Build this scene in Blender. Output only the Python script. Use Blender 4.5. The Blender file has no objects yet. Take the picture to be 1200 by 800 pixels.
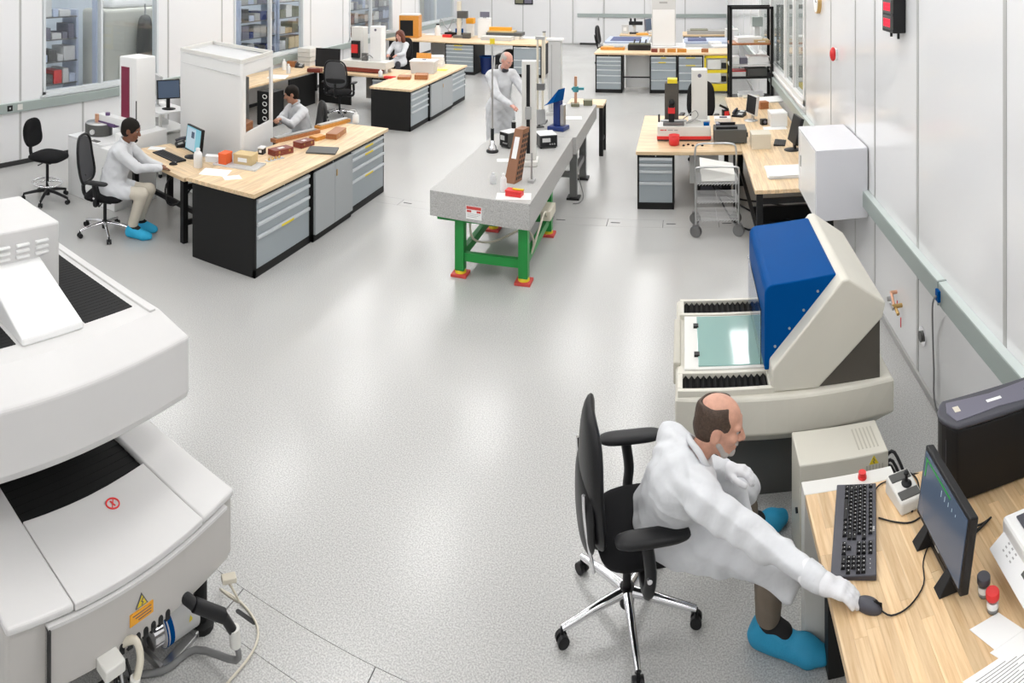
import bpy, bmesh, math, random
import numpy as np
from mathutils import Vector, Matrix
random.seed(7)
S = bpy.context.scene
COL = S.collection
# ------------------------------------------------------------------ camera
F = 800.0; X0 = 800.0; YH = -42.0; H = 3.3      # cylindrical lens, measured on a 1200x800 frame
cam = bpy.data.cameras.new('camera'); camo = bpy.data.objects.new('camera', cam); COL.objects.link(camo)
camo.location = (0, 0, H); camo.rotation_euler = (math.pi/2, 0, 0)
cam.type = 'PANO'; cam.panorama_type = 'CENTRAL_CYLINDRICAL'
cam.central_cylindrical_range_u_min = (0-X0)/F; cam.central_cylindrical_range_u_max = (1200-X0)/F
cam.central_cylindrical_range_v_max = YH/F; cam.central_cylindrical_range_v_min = (YH-800)/F
cam.clip_start = .05; cam.clip_end = 200
S.camera = camo
# ------------------------------------------------------------------ world, exposure
W = bpy.data.worlds.new('world'); S.world = W; W.use_nodes = True
W.node_tree.nodes['Background'].inputs[0].default_value = (.8, .85, .9, 1)
W.node_tree.nodes['Background'].inputs[1].default_value = .4
S.view_settings.view_transform = 'Standard'; S.view_settings.look = 'None'
S.view_settings.exposure = 0.0; S.view_settings.gamma = 1.0; S.view_settings.use_curve_mapping = False
LAMP = 8.1          # strength of the ceiling light panels
CEIL = 4.4

# ------------------------------------------------------------------ helpers
def V(*a): return Vector(a)
class MB:
    def __init__(s): s.v = []; s.f = []; s.sm = []
    def add(s, vs, fs, smooth=False):
        n = len(s.v); s.v += [tuple(p) for p in vs]; s.f += [tuple(i+n for i in f) for f in fs]; s.sm += [smooth]*len(fs); return s
    def bx(s, x0, x1, y0, y1, z0, z1, rz=0, c=None, tilt=0):
        vs = [V(x, y, z) for z in (z0, z1) for (x, y) in ((x0, y0), (x1, y0), (x1, y1), (x0, y1))]
        if rz or tilt:
            c = V(*c) if c else V((x0+x1)/2, (y0+y1)/2, (z0+z1)/2)
            M = Matrix.Rotation(rz, 3, 'Z') @ Matrix.Rotation(tilt, 3, 'X')
            vs = [M @ (p-c) + c for p in vs]
        return s.add(vs, [(3, 2, 1, 0), (4, 5, 6, 7), (0, 1, 5, 4), (1, 2, 6, 5), (2, 3, 7, 6), (3, 0, 4, 7)])
    def hexa(s, b, t):      # four bottom, four top points, same winding (counter-clockwise from above)
        return s.add(list(b)+list(t), [(3, 2, 1, 0), (4, 5, 6, 7), (0, 1, 5, 4), (1, 2, 6, 5), (2, 3, 7, 6), (3, 0, 4, 7)])
    def prism(s, poly, z0, z1, axis='z'):
        n = len(poly)
        def m(p, h): return (p[0], p[1], h) if axis == 'z' else ((p[0], h, p[1]) if axis == 'y' else (h, p[0], p[1]))
        vs = [m(p, z0) for p in poly] + [m(p, z1) for p in poly]
        fs = [tuple(range(n-1, -1, -1)), tuple(range(n, 2*n))] + [(i, (i+1) % n, n+(i+1) % n, n+i) for i in range(n)]
        if axis == 'y': fs = [tuple(reversed(f)) for f in fs]
        return s.add(vs, fs)
    def cyl(s, p0, p1, r0, r1=None, n=14, cap=True):
        r1 = r0 if r1 is None else r1
        p0 = V(*p0); p1 = V(*p1); d = (p1-p0); d = d.normalized() if d.length > 1e-9 else V(0, 0, 1)
        a = d.orthogonal().normalized(); b = d.cross(a)
        vs = [p0 + r0*(a*math.cos(2*math.pi*i/n)+b*math.sin(2*math.pi*i/n)) for i in range(n)]
        vs += [p1 + r1*(a*math.cos(2*math.pi*i/n)+b*math.sin(2*math.pi*i/n)) for i in range(n)]
        s.add(vs, [(i, (i+1) % n, n+(i+1) % n, n+i) for i in range(n)], True)
        if cap: s.add(vs, [tuple(range(n-1, -1, -1)), tuple(range(n, 2*n))])
        return s
    def tube(s, pts, r, n=8, smooth=4, closed=False):
        pts = [V(*p) for p in pts]
        if smooth and len(pts) > 2:
            q = []; L = len(pts)
            for i in range(L if closed else L-1):
                if closed: p0, p1, p2, p3 = (pts[(i+k) % L] for k in (-1, 0, 1, 2))
                else: p0 = pts[max(i-1, 0)]; p1 = pts[i]; p2 = pts[i+1]; p3 = pts[min(i+2, L-1)]
                for k in range(smooth):
                    t = k/smooth
                    q.append(.5*((2*p1)+(p2-p0)*t+(2*p0-5*p1+4*p2-p3)*t*t+(3*p1-p0-3*p2+p3)*t**3))
            if not closed: q.append(pts[-1])
            pts = q
        L = len(pts); vs = []; a = None
        for i, p in enumerate(pts):
            if closed: d = pts[(i+1) % L]-pts[i-1]
            else: d = pts[min(i+1, L-1)]-pts[max(i-1, 0)]
            d = d.normalized() if d.length > 1e-9 else V(0, 0, 1)
            a = d.orthogonal().normalized() if a is None else (a - d*a.dot(d)).normalized()
            b = d.cross(a); rr = r[min(i, len(r)-1)] if isinstance(r, (list, tuple)) else r
            vs += [p + rr*(a*math.cos(2*math.pi*k/n)+b*math.sin(2*math.pi*k/n)) for k in range(n)]
        m = L if closed else L-1
        s.add(vs, [(i*n+k, i*n+(k+1) % n, ((i+1) % L)*n+(k+1) % n, ((i+1) % L)*n+k) for i in range(m) for k in range(n)], True)
        if not closed: s.add(vs, [tuple(range(n-1, -1, -1)), tuple(range((L-1)*n, L*n))])
        return s
    def lathe(s, prof, c=(0, 0, 0), n=20):
        vs = []
        for r, z in prof: vs += [(c[0]+r*math.cos(2*math.pi*k/n), c[1]+r*math.sin(2*math.pi*k/n), c[2]+z) for k in range(n)]
        L = len(prof)
        s.add(vs, [(i*n+k, i*n+(k+1) % n, (i+1)*n+(k+1) % n, (i+1)*n+k) for i in range(L-1) for k in range(n)], True)
        return s.add(vs, [tuple(range(n-1, -1, -1)), tuple(range((L-1)*n, L*n))])
    def ell(s, c, r, n=14, m=9, zmin=-1.0):
        vs = []; 
        for j in range(m+1):
            ph = -math.pi/2+math.pi*j/m
            for i in range(n):
                t = 2*math.pi*i/n
                vs.append((c[0]+r[0]*math.cos(ph)*math.cos(t), c[1]+r[1]*math.cos(ph)*math.sin(t), c[2]+r[2]*max(math.sin(ph), zmin)))
        return s.add(vs, [(j*n+i, j*n+(i+1) % n, (j+1)*n+(i+1) % n, (j+1)*n+i) for j in range(m) for i in range(n)], True)
    def pad(s, w, h, t, M, e=4.0, bend=None, taper=0.0, nr=7, na=32, crown=3.0):
        """cushion: super-ellipse outline w x h in local x,z with thickness t along y, bent by bend(x,z), placed by matrix M"""
        vs = []
        for side in (1, -1):
            for j in range(nr+1):
                r = math.sin(math.pi/2*j/nr)
                for i in range(na):
                    a = 2*math.pi*i/na; ca, sa = math.cos(a), math.sin(a)
                    x = math.copysign(abs(ca)**(2/e), ca)*w/2*r; z = math.copysign(abs(sa)**(2/e), sa)*h/2*r
                    x *= 1+taper*z/h
                    y = side*t/2*max(0, 1-r**(2*crown))**.5
                    if bend: y += bend(x, z)
                    vs.append(M @ V(x, y, z))
        R = (nr+1)*na; fs = []
        for q in range(2):
            o = q*R
            for j in range(nr):
                for i in range(na):
                    f = (o+j*na+i, o+j*na+(i+1) % na, o+(j+1)*na+(i+1) % na, o+(j+1)*na+i)
                    fs.append(f if q == 0 else f[::-1])
        return s.add(vs, fs, True)
    def mesh(s, name):
        m = bpy.data.meshes.new(name); m.from_pydata(s.v, [], s.f); m.polygons.foreach_set('use_smooth', s.sm); m.update(); return m
    def build(s, name, mat, parent=None, bev=0, seg=2, cat=None, label=None, group=None, kind=None, loc=None, rz=0):
        m = s.mesh(name)
        for q in (mat if isinstance(mat, (list, tuple)) else [mat]): m.materials.append(q)
        o = bpy.data.objects.new(name, m); COL.objects.link(o)
        if parent is not None: o.parent = parent
        if bev:
            b = o.modifiers.new('bevel', 'BEVEL'); b.width = bev; b.segments = seg; b.limit_method = 'ANGLE'; b.angle_limit = .6
            b.harden_normals = False
        if loc: o.location = loc
        if rz: o.rotation_euler = (0, 0, rz)
        return tag(o, label, cat, group, kind)
def tag(o, label=None, cat=None, group=None, kind=None):
    if label: o['label'] = label
    if cat: o['category'] = cat
    if group: o['group'] = group
    if kind: o['kind'] = kind
    return o
def thing(name, label, cat, loc=(0, 0, 0), rz=0, group=None):
    o = bpy.data.objects.new(name, None); COL.objects.link(o); o.empty_display_size = .1
    o.location = loc; o.rotation_euler = (0, 0, rz)
    return tag(o, label, cat, group)
def copy_tree(o, parent=None):
    c = o.copy(); COL.objects.link(c)
    if parent is not None: c.parent = parent
    for ch in [x for x in S.objects if x.parent == o and x != c]: copy_tree(ch, c)
    return c
def box(x0, x1, y0, y1, z0, z1, **k): return MB().bx(x0, x1, y0, y1, z0, z1, **k)
def P(px, py, z=0.0):      # where a sight line meets the horizontal plane z
    t = (px-X0)/F; r = F*(H-z)/(py-YH); return (r*math.sin(t), r*math.cos(t), z)
def frame(o, xa, ya, za): return Matrix(((xa[0], ya[0], za[0], o[0]), (xa[1], ya[1], za[1], o[1]), (xa[2], ya[2], za[2], o[2]), (0, 0, 0, 1)))
def text(body, size, mat, M, parent=None, name='lettering', extrude=.0006, align='CENTER'):
    c = bpy.data.curves.new(name, 'FONT'); c.body = body; c.size = size; c.extrude = extrude; c.align_x = align; c.align_y = 'CENTER'; c.resolution_u = 3
    t = bpy.data.objects.new(name, c); COL.objects.link(t)
    dg = bpy.context.evaluated_depsgraph_get(); me = bpy.data.meshes.new_from_object(t.evaluated_get(dg))
    bpy.data.objects.remove(t); bpy.data.curves.remove(c)
    me.transform(M); me.materials.clear(); me.materials.append(mat)
    o = bpy.data.objects.new(name, me); COL.objects.link(o); o.parent = parent
    return o

# ------------------------------------------------------------------ materials
def mat(name, col, rough=.5, metal=0.0, coat=0.0, spec=.5, vary=0.0, vscale=30.0, bump=0.0, bscale=200.0, bdist=.004, emit=None, estr=0.0, alpha=None, trans=0.0, ior=None, rand=0.0):
    m = bpy.data.materials.new(name); m.use_nodes = True; nt = m.node_tree; b = nt.nodes['Principled BSDF']
    b.inputs['Base Color'].default_value = (*col, 1); b.inputs['Roughness'].default_value = rough; b.inputs['Metallic'].default_value = metal
    b.inputs['Coat Weight'].default_value = coat; b.inputs['Coat Roughness'].default_value = .08; b.inputs['Specular IOR Level'].default_value = spec
    if ior: b.inputs['IOR'].default_value = ior
    if trans: b.inputs['Transmission Weight'].default_value = trans
    if alpha is not None: b.inputs['Alpha'].default_value = alpha
    if emit: b.inputs['Emission Color'].default_value = (*emit, 1); b.inputs['Emission Strength'].default_value = estr
    if vary or bump:
        tc = nt.nodes.new('ShaderNodeTexCoord')
    if vary:
        n = nt.nodes.new('ShaderNodeTexNoise'); n.inputs['Scale'].default_value = vscale; n.inputs['Detail'].default_value = 4
        nt.links.new(tc.outputs['Object'], n.inputs['Vector'])
        r = nt.nodes.new('ShaderNodeValToRGB'); r.color_ramp.elements[0].position = .3; r.color_ramp.elements[1].position = .7
        r.color_ramp.elements[0].color = (*[c*(1-vary) for c in col], 1); r.color_ramp.elements[1].color = (*[min(1, c*(1+vary)) for c in col], 1)
        nt.links.new(n.outputs['Fac'], r.inputs['Fac']); nt.links.new(r.outputs['Color'], b.inputs['Base Color'])
    if rand:
        oi = nt.nodes.new('ShaderNodeObjectInfo'); hs = nt.nodes.new('ShaderNodeHueSaturation'); mr = nt.nodes.new('ShaderNodeMapRange')
        mr.inputs['To Min'].default_value = 1-rand; mr.inputs['To Max'].default_value = 1+rand
        nt.links.new(oi.outputs['Random'], mr.inputs['Value']); nt.links.new(mr.outputs['Result'], hs.inputs['Value'])
        src = b.inputs['Base Color'].links[0].from_socket if b.inputs['Base Color'].links else None
        if src: nt.links.new(src, hs.inputs['Color'])
        else: hs.inputs['Color'].default_value = (*col, 1)
        nt.links.new(hs.outputs['Color'], b.inputs['Base Color'])
    if bump:
        n = nt.nodes.new('ShaderNodeTexNoise'); n.inputs['Scale'].default_value = bscale; n.inputs['Detail'].default_value = 3
        nt.links.new(tc.outputs['Object'], n.inputs['Vector'])
        bp = nt.nodes.new('ShaderNodeBump'); bp.inputs['Strength'].default_value = bump; bp.inputs['Distance'].default_value = bdist
        nt.links.new(n.outputs['Fac'], bp.inputs['Height']); nt.links.new(bp.outputs['Normal'], b.inputs['Normal'])
    return m
def wood_mat(name, c0, c1, staves=True, along='y', rand=0.0, width=.045, length=.6):
    m = bpy.data.materials.new(name); m.use_nodes = True; nt = m.node_tree; b = nt.nodes['Principled BSDF']; b.inputs['Roughness'].default_value = .38
    N = nt.nodes.new; L = nt.links.new
    tc = N('ShaderNodeTexCoord'); mp = N('ShaderNodeMapping'); L(tc.outputs['Object'], mp.inputs['Vector'])
    if along == 'y': mp.inputs['Rotation'].default_value = (0, 0, math.pi/2)
    g = N('ShaderNodeTexNoise'); g.inputs['Scale'].default_value = 1.0; g.inputs['Detail'].default_value = 6; g.inputs['Roughness'].default_value = .6
    st = N('ShaderNodeMapping'); st.inputs['Scale'].default_value = (3, 55, 55); L(mp.outputs['Vector'], st.inputs['Vector']); L(st.outputs['Vector'], g.inputs['Vector'])
    r = N('ShaderNodeValToRGB'); r.color_ramp.elements[0].position = .3; r.color_ramp.elements[1].position = .68
    r.color_ramp.elements[0].color = (*c0, 1); r.color_ramp.elements[1].color = (*c1, 1); L(g.outputs['Fac'], r.inputs['Fac'])
    out = r.outputs['Color']
    hs = N('ShaderNodeHueSaturation'); L(out, hs.inputs['Color']); mr = N('ShaderNodeMapRange')
    if staves:
        bt = N('ShaderNodeTexBrick'); bt.inputs['Scale'].default_value = 1; bt.inputs['Brick Width'].default_value = length; bt.inputs['Row Height'].default_value = width
        bt.inputs['Mortar Size'].default_value = .0006; bt.inputs['Color1'].default_value = (0, 0, 0, 1); bt.inputs['Color2'].default_value = (1, 1, 1, 1); bt.inputs['Mortar'].default_value = (.0, .0, .0, 1)
        L(mp.outputs['Vector'], bt.inputs['Vector']); L(bt.outputs['Color'], mr.inputs['Value']); mr.inputs['To Min'].default_value = .88; mr.inputs['To Max'].default_value = 1.1
    else:
        oi = N('ShaderNodeObjectInfo'); L(oi.outputs['Random'], mr.inputs['Value']); mr.inputs['To Min'].default_value = 1-rand; mr.inputs['To Max'].default_value = 1+rand*.6
    L(mr.outputs['Result'], hs.inputs['Value']); L(hs.outputs['Color'], b.inputs['Base Color'])
    return m
def floor_mat():
    m = bpy.data.materials.new('vinyl_floor'); m.use_nodes = True; nt = m.node_tree; b = nt.nodes['Principled BSDF']; b.inputs['Specular IOR Level'].default_value = .6
    N = nt.nodes.new; L = nt.links.new
    tc = N('ShaderNodeTexCoord')
    a = N('ShaderNodeTexNoise'); a.inputs['Scale'].default_value = 120; a.inputs['Detail'].default_value = 4; L(tc.outputs['Object'], a.inputs['Vector'])
    r = N('ShaderNodeValToRGB'); e = r.color_ramp.elements; e[0].position = .36; e[1].position = .64
    e[0].color = (.385, .382, .37, 1); e[1].color = (.60, .597, .58, 1); L(a.outputs['Fac'], r.inputs['Fac'])
    c = N('ShaderNodeTexNoise'); c.inputs['Scale'].default_value = .7; c.inputs['Detail'].default_value = 2; L(tc.outputs['Object'], c.inputs['Vector'])
    mr = N('ShaderNodeMapRange'); mr.inputs['To Min'].default_value = .94; mr.inputs['To Max'].default_value = 1.06; L(c.outputs['Fac'], mr.inputs['Value'])
    hs = N('ShaderNodeHueSaturation'); L(r.outputs['Color'], hs.inputs['Color']); L(mr.outputs['Result'], hs.inputs['Value']); L(hs.outputs['Color'], b.inputs['Base Color'])
    mr2 = N('ShaderNodeMapRange'); mr2.inputs['To Min'].default_value = .16; mr2.inputs['To Max'].default_value = .27; L(c.outputs['Fac'], mr2.inputs['Value']); L(mr2.outputs['Result'], b.inputs['Roughness'])
    bp = N('ShaderNodeBump'); bp.inputs['Strength'].default_value = .06; bp.inputs['Distance'].default_value = .003; L(a.outputs['Fac'], bp.inputs['Height']); L(bp.outputs['Normal'], b.inputs['Normal'])
    return m
def granite_mat():
    m = bpy.data.materials.new('granite'); m.use_nodes = True; nt = m.node_tree; b = nt.nodes['Principled BSDF']; b.inputs['Roughness'].default_value = .5; b.inputs['Specular IOR Level'].default_value = .35
    N = nt.nodes.new; L = nt.links.new
    tc = N('ShaderNodeTexCoord'); a = N('ShaderNodeTexNoise'); a.inputs['Scale'].default_value = 110; a.inputs['Detail'].default_value = 5; L(tc.outputs['Object'], a.inputs['Vector'])
    r = N('ShaderNodeValToRGB'); e = r.color_ramp.elements; e[0].position = .35; e[1].position = .62
    e[0].color = (.35, .345, .33, 1); e[1].color = (.55, .545, .53, 1); L(a.outputs['Fac'], r.inputs['Fac']); L(r.outputs['Color'], b.inputs['Base Color'])
    return m
M = {}
M['floor'] = floor_mat(); M['granite'] = granite_mat()
M['wall'] = mat('white_wall', (.80, .80, .80), .5)
M['panel'] = mat('gloss_wall_panel', (.81, .81, .815), .12, spec=.5)
M['batten'] = mat('grey_batten', (.45, .45, .44), .45)
M['rail'] = mat('grey_green_trunking', (.34, .39, .37), .4)
M['rail_top'] = mat('pale_trunking', (.62, .68, .66), .4)
M['ceiling'] = mat('ceiling_white', (.8, .8, .8), .7)
M['lamp'] = mat('light_panel', (1, 1, 1), .5, emit=(1, 1, 1), estr=LAMP)
M['dark_gap'] = mat('dark_gap', (.03, .03, .03), .8)
M['joint'] = mat('floor_joint', (.06, .06, .06), .8)
M['white'] = mat('white_enamel', (.83, .83, .82), .35)
M['white_gloss'] = mat('white_gloss', (.85, .85, .85), .2)
M['offwhite'] = mat('off_white_plastic', (.72, .71, .67), .4)
M['machine_white'] = mat('machine_white', (.66, .65, .64), .38, vary=.015, vscale=3)
M['machine_grey'] = mat('machine_warm_grey', (.52, .50, .475), .4)
M['beige'] = mat('beige_enamel', (.66, .635, .555), .42, vary=.02, vscale=4)
M['beige_dark'] = mat('darker_beige', (.50, .475, .40), .45)
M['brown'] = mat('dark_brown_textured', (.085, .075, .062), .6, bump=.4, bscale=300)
M['black'] = mat('black_plastic', (.012, .012, .013), .42, spec=.3)
M['black_matte'] = mat('black_fabric', (.010, .010, .011), .9, spec=.2, bump=.3, bscale=500)
M['black_leather'] = mat('black_leather', (.009, .009, .010), .4, spec=.3, bump=.15, bscale=120)
M['black_steel'] = mat('black_steel', (.013, .013, .013), .55, spec=.25)
M['bellows'] = mat('black_bellows', (.009, .009, .009), .6, spec=.2)
M['charcoal'] = mat('charcoal_plastic', (.055, .055, .07), .4)
M['slate'] = mat('slate_plastic', (.15, .145, .19), .35)
M['chrome'] = mat('chrome', (.82, .82, .84), .12, 1.0)
M['steel'] = mat('brushed_steel', (.55, .55, .55), .32, 1.0)
M['steel_dark'] = mat('dark_steel', (.22, .22, .22), .4, .8)
M['drawer'] = mat('blue_grey_steel', (.33, .37, .395), .38)
M['drawer_hi'] = mat('pale_handle', (.60, .63, .65), .3)
M['door_grey'] = mat('grey_door_steel', (.38, .40, .41), .4)
M['yellow'] = mat('yellow_paint', (.80, .62, .02), .45)
M['orange'] = mat('orange_label', (.85, .38, .02), .5)
M['red'] = mat('red_plastic', (.72, .03, .03), .4)
M['red_pad'] = mat('red_rubber', (.62, .07, .06), .6)
M['green'] = mat('green_paint', (.01, .27, .045), .4)
M['blue'] = mat('blue_enamel', (.0, .068, .26), .45, spec=.03)
M['blue_dark'] = mat('dark_blue', (.01, .03, .16), .4)
M['shoe_blue'] = mat('blue_shoe_cover', (.02, .30, .52), .65, bump=.5, bscale=90)
M['shoe_cyan'] = mat('bright_blue_shoe_cover', (.03, .45, .75), .65, bump=.5, bscale=90)
M['paper'] = mat('paper', (.88, .88, .87), .7)
M['ink'] = mat('ink', (.12, .12, .13), .7)
M['coat'] = mat('white_coat', (.66, .67, .69), .85, bump=.45, bscale=7, bdist=.03)
M['glove'] = mat('white_glove', (.74, .74, .76), .75, bump=.3, bscale=60)
M['skin'] = mat('light_skin', (.62, .33, .235), .5, vary=.08, vscale=40)
M['skin_tan'] = mat('tan_skin', (.50, .25, .16), .5, vary=.08, vscale=40)
M['skin_dark'] = mat('brown_skin', (.21, .085, .045), .5, vary=.08, vscale=40)
M['skin_pink'] = mat('pink_skin', (.70, .36, .28), .5, vary=.08, vscale=40)
M['hair_dark'] = mat('dark_hair', (.012, .009, .007), .7, spec=.2, bump=.6, bscale=160)
M['hair_brown'] = mat('auburn_hair', (.14, .035, .015), .5, bump=.6, bscale=120)
M['hair_thin'] = mat('thinning_brown_hair', (.06, .035, .022), .65, bump=.6, bscale=160, vary=.35, vscale=90)
M['hair_grey'] = mat('grey_hair', (.50, .47, .44), .7, bump=.6, bscale=160)
M['trouser_brown'] = mat('taupe_trousers', (.19, .15, .11), .8, bump=.3, bscale=20)
M['trouser_khaki'] = mat('khaki_trousers', (.60, .55, .46), .8, bump=.3, bscale=20)
M['trouser_dark'] = mat('dark_trousers', (.05, .05, .06), .8)
M['sock'] = mat('black_sock', (.012, .012, .013), .9)
M['eye'] = mat('eye_white', (.45, .43, .40), .35)
M['iris'] = mat('dark_iris', (.03, .02, .015), .2)
M['lip'] = mat('lip', (.45, .15, .12), .5)
M['wood'] = wood_mat('butcher_block', (.66, .45, .25), (.88, .69, .45))
M['wood_x'] = wood_mat('butcher_block_across', (.66, .45, .25), (.88, .69, .45), along='x')
M['stave'] = wood_mat('stave_wood', (.62, .39, .19), (.88, .66, .40), staves=False, rand=.2)
M['case_wood'] = wood_mat('case_wood', (.30, .10, .035), (.48, .20, .07), staves=False, rand=.1)
M['case_red'] = wood_mat('red_case_wood', (.16, .025, .015), (.26, .05, .03), staves=False, rand=.1)
M['orange_wood'] = wood_mat('orange_case', (.55, .22, .03), (.75, .34, .06), staves=False, rand=.1)
M['glass'] = mat('window_glass', (.93, .96, .98), .02, trans=1.0, ior=1.42)
M['clear'] = mat('clear_plastic', (.93, .96, 1.0), .05, trans=1.0, ior=1.15)
M['milky'] = mat('milky_plastic', (.85, .86, .87), .35, trans=.35, ior=1.3)
M['stage_glass'] = mat('green_stage_glass', (.27, .44, .40), .06, coat=.3)
M['screen'] = mat('dark_screen', (.035, .05, .075), .18, emit=(.12, .17, .26), estr=.35)
M['screen_teal'] = mat('lit_screen', (.05, .2, .25), .2, emit=(.20, .42, .50), estr=.8)
M['screen_pale'] = mat('lit_screen_window', (.2, .25, .3), .2, emit=(.42, .55, .62), estr=.7)
M['screen_green'] = mat('green_screen_line', (.0, .2, .02), .3, emit=(.01, .18, .04), estr=.5)
M['led'] = mat('red_led', (.3, 0, .01), .3, emit=(1, .01, .06), estr=1.2)
M['maroon'] = mat('maroon_panel', (.20, .012, .045), .4)
M['brown_cast'] = mat('brown_casting', (.27, .12, .06), .5)
M['teal'] = mat('teal_paint', (.05, .28, .33), .5)
M['olive'] = mat('olive_grey', (.19, .19, .12), .5)
M['brass'] = mat('brass', (.60, .40, .16), .3, 1.0)
M['copper'] = mat('copper', (.75, .42, .28), .35, .8)
M['cream'] = mat('cream_cable', (.68, .63, .52), .5)
M['grey_cable'] = mat('grey_cable', (.20, .20, .20), .5)
M['grey_mesh'] = mat('grey_mesh', (.09, .09, .095), .8)
M['purple'] = mat('purple_plastic', (.11, .06, .16), .4)
M['pale_blue'] = mat('pale_blue_steel', (.47, .53, .66), .4)
M['grey'] = mat('mid_grey', (.38, .38, .37), .5)
M['grey_light'] = mat('light_grey', (.62, .62, .61), .45)
M['dark_grey'] = mat('dark_grey_case', (.085, .085, .08), .5)
M['corridor'] = mat('corridor_wall', (.60, .66, .72), .7)
M['tan_box'] = mat('tan_cardboard', (.62, .47, .25), .7)
M['orange_box'] = mat('red_orange_box', (.80, .13, .03), .5)
M['blind'] = mat('beige_cover', (.56, .56, .50), .7)
# ------------------------------------------------------------------ the room
XL, XR, YB, YF = -9.3, 1.84, 27.7, -3.0
fl = MB()
T1, T2 = (2.65, 2.89), (8.55, 8.80)          # two covered floor trenches
fl.bx(XL-4, XR+2.5, YF, T1[0], -.08, 0).bx(XL-4, XR+2.5, T1[1], T2[0], -.08, 0).bx(XL-4, XR+2.5, T2[1], YB+.2, -.08, 0)
floor = fl.build('floor', M['floor'], kind='structure')
box(XL, XR, T1[0]-.01, T1[1]+.01, -.06, -.03).build('trench_bed', M['joint'], floor)
box(XL, XR, T2[0]-.01, T2[1]+.01, -.06, -.03).build('trench_bed', M['joint'], floor)
cov = slot = None
for (t0, t1), xs, w in ((T1, -2.165-.77*8, .77), (T2, -1.02-.71*12+.06, .71)):
    x = xs; cov = slot = None
    while x < XR-.05:
        x1 = min(x+w, XR)
        if cov is None or x1-x < w-.01:
            cov = box(0, x1-x-.006, t0+.003, t1-.003, -.025, 0).build('trench_cover', M['floor'], floor); c = cov
            sl = MB(); r = .012; L = .05
            pts = [(math.cos(a)*r-L, math.sin(a)*r) for a in [math.pi/2+math.pi*i/8 for i in range(9)]] + [(math.cos(a)*r+L, math.sin(a)*r) for a in [-math.pi/2+math.pi*i/8 for i in range(9)]]
            sl.prism([(p[0]+.10, p[1]+(t0+t1)/2) for p in pts], -.002, .0008)
            slot = sl.build('handle_slot', M['dark_gap'], cov)
        else:
            c = cov.copy(); COL.objects.link(c); s2 = slot.copy(); COL.objects.link(s2); s2.parent = c
        c.location = (x+.003, 0, 0); x += w
box(-8.21, -8.20, YF, T2[0], -.001, .0008).build('floor_joint', M['grey'], floor)
box(XL, XR, 14.999, 15.004, -.001, .0006).build('floor_joint', M['batten'], floor)

# left wall with four windows onto the next room
WL = [(6.83, 9.62), (12.05, 14.98), (17.5, 20.55), (22.85, 26.7)]; WZ = (1.09, 2.95)
wl = MB(); wl.bx(XL-.14, XL-.012, YF, YB, 0, WZ[0]).bx(XL-.14, XL-.012, YF, YB, WZ[1], CEIL)
ys = [YF] + [y for w in WL for y in w] + [YB]
for a, b in zip(ys[::2], ys[1::2]): wl.bx(XL-.14, XL-.012, a, b, WZ[0], WZ[1])
wall_left = wl.build('wall_left', M['wall'], kind='structure')
def panels_x(wall, x, sgn, seams, z0, z1, m, skip=()):
    for a, b in zip(seams, seams[1:]):
        if any(a < s1-.01 and b > s0+.01 for s0, s1 in skip): continue
        box(min(x, x-sgn*.012), max(x, x-sgn*.012), a+.012, b-.012, z0, z1).build('wall_panel', m, wall)
def battens_x(wall, x, sgn, seams, z0, z1, m, w=.022):
    for y in seams: box(min(x-sgn*.010, x+sgn*.004), max(x-sgn*.010, x+sgn*.004), y-w, y+w, z0, z1).build('batten', m, wall)
seamL = [YF, -.6, 1.8, 4.1, 6.37, 7.71, 9.91, 11.62, 13.5, 15.34, 17.12, 19.1, 21.25, 22.5, 24.8, YB]
panels_x(wall_left, XL, 1, seamL, .07, .875, M['panel']); battens_x(wall_left, XL, 1, seamL[1:-1], .07, .875, M['batten'])
upL = [YF, -.6, 1.8, 4.1, 6.37, 6.83, 9.62, 9.91, 11.62, 12.05, 14.98, 15.34, 17.12, 17.5, 20.55, 21.25, 22.5, 22.85, 26.7, YB]
panels_x(wall_left, XL, 1, upL, 1.04, CEIL-.02, M['panel'], skip=WL)
battens_x(wall_left, XL, 1, [-.6, 1.8, 4.1, 6.37, 9.91, 11.62, 15.34, 17.12, 21.25, 22.5], 1.03, CEIL-.02, M['batten'])
for a, b in WL: box(XL-.012, XL, a, b, WZ[1]+.06, CEIL-.02).build('wall_panel', M['panel'], wall_left); box(XL-.012, XL, a, b, 1.035, WZ[0]-.03).build('wall_panel', M['panel'], wall_left)
def window_x(name, x, sgn, y0, y1, z0, z1, mull, fm, gm, fw=.055):
    f = MB(); d0, d1 = (x-.11, x+.02) if sgn > 0 else (x-.02, x+.11)
    f.bx(d0, d1, y0, y0+fw, z0, z1).bx(d0, d1, y1-fw, y1, z0, z1).bx(d0, d1, y0, y1, z0, z0+fw).bx(d0, d1, y0, y1, z1-fw, z1)
    for y in mull: f.bx(d0+.02, d1-.005, y-fw*.45, y+fw*.45, z0, z1)
    o = f.build(name, fm, kind='structure', bev=.004)
    s0, s1 = (x-.02, x+.05) if sgn > 0 else (x-.05, x+.02)
    box(s0, s1, y0-.05, y1+.05, z0-.035, z0).build('window_sill', fm, o)
    e = [y0+fw] + [q for y in mull for q in (y-fw*.45, y+fw*.45)] + [y1-fw]
    for a, b in zip(e[::2], e[1::2]): box(x-.05*sgn-.004, x-.05*sgn+.004, a, b, z0+fw, z1-fw).build('pane', gm, o)
    return o
M['win_frame'] = mat('pale_window_frame', (.66, .69, .70), .35)
for i, ((a, b), mu) in enumerate(zip(WL, (8.15, 13.5, 18.97, 24.6))): window_x('window_%d' % (i+1), XL, 1, a, b, WZ[0], WZ[1], [mu], M['win_frame'], M['glass'])
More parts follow.
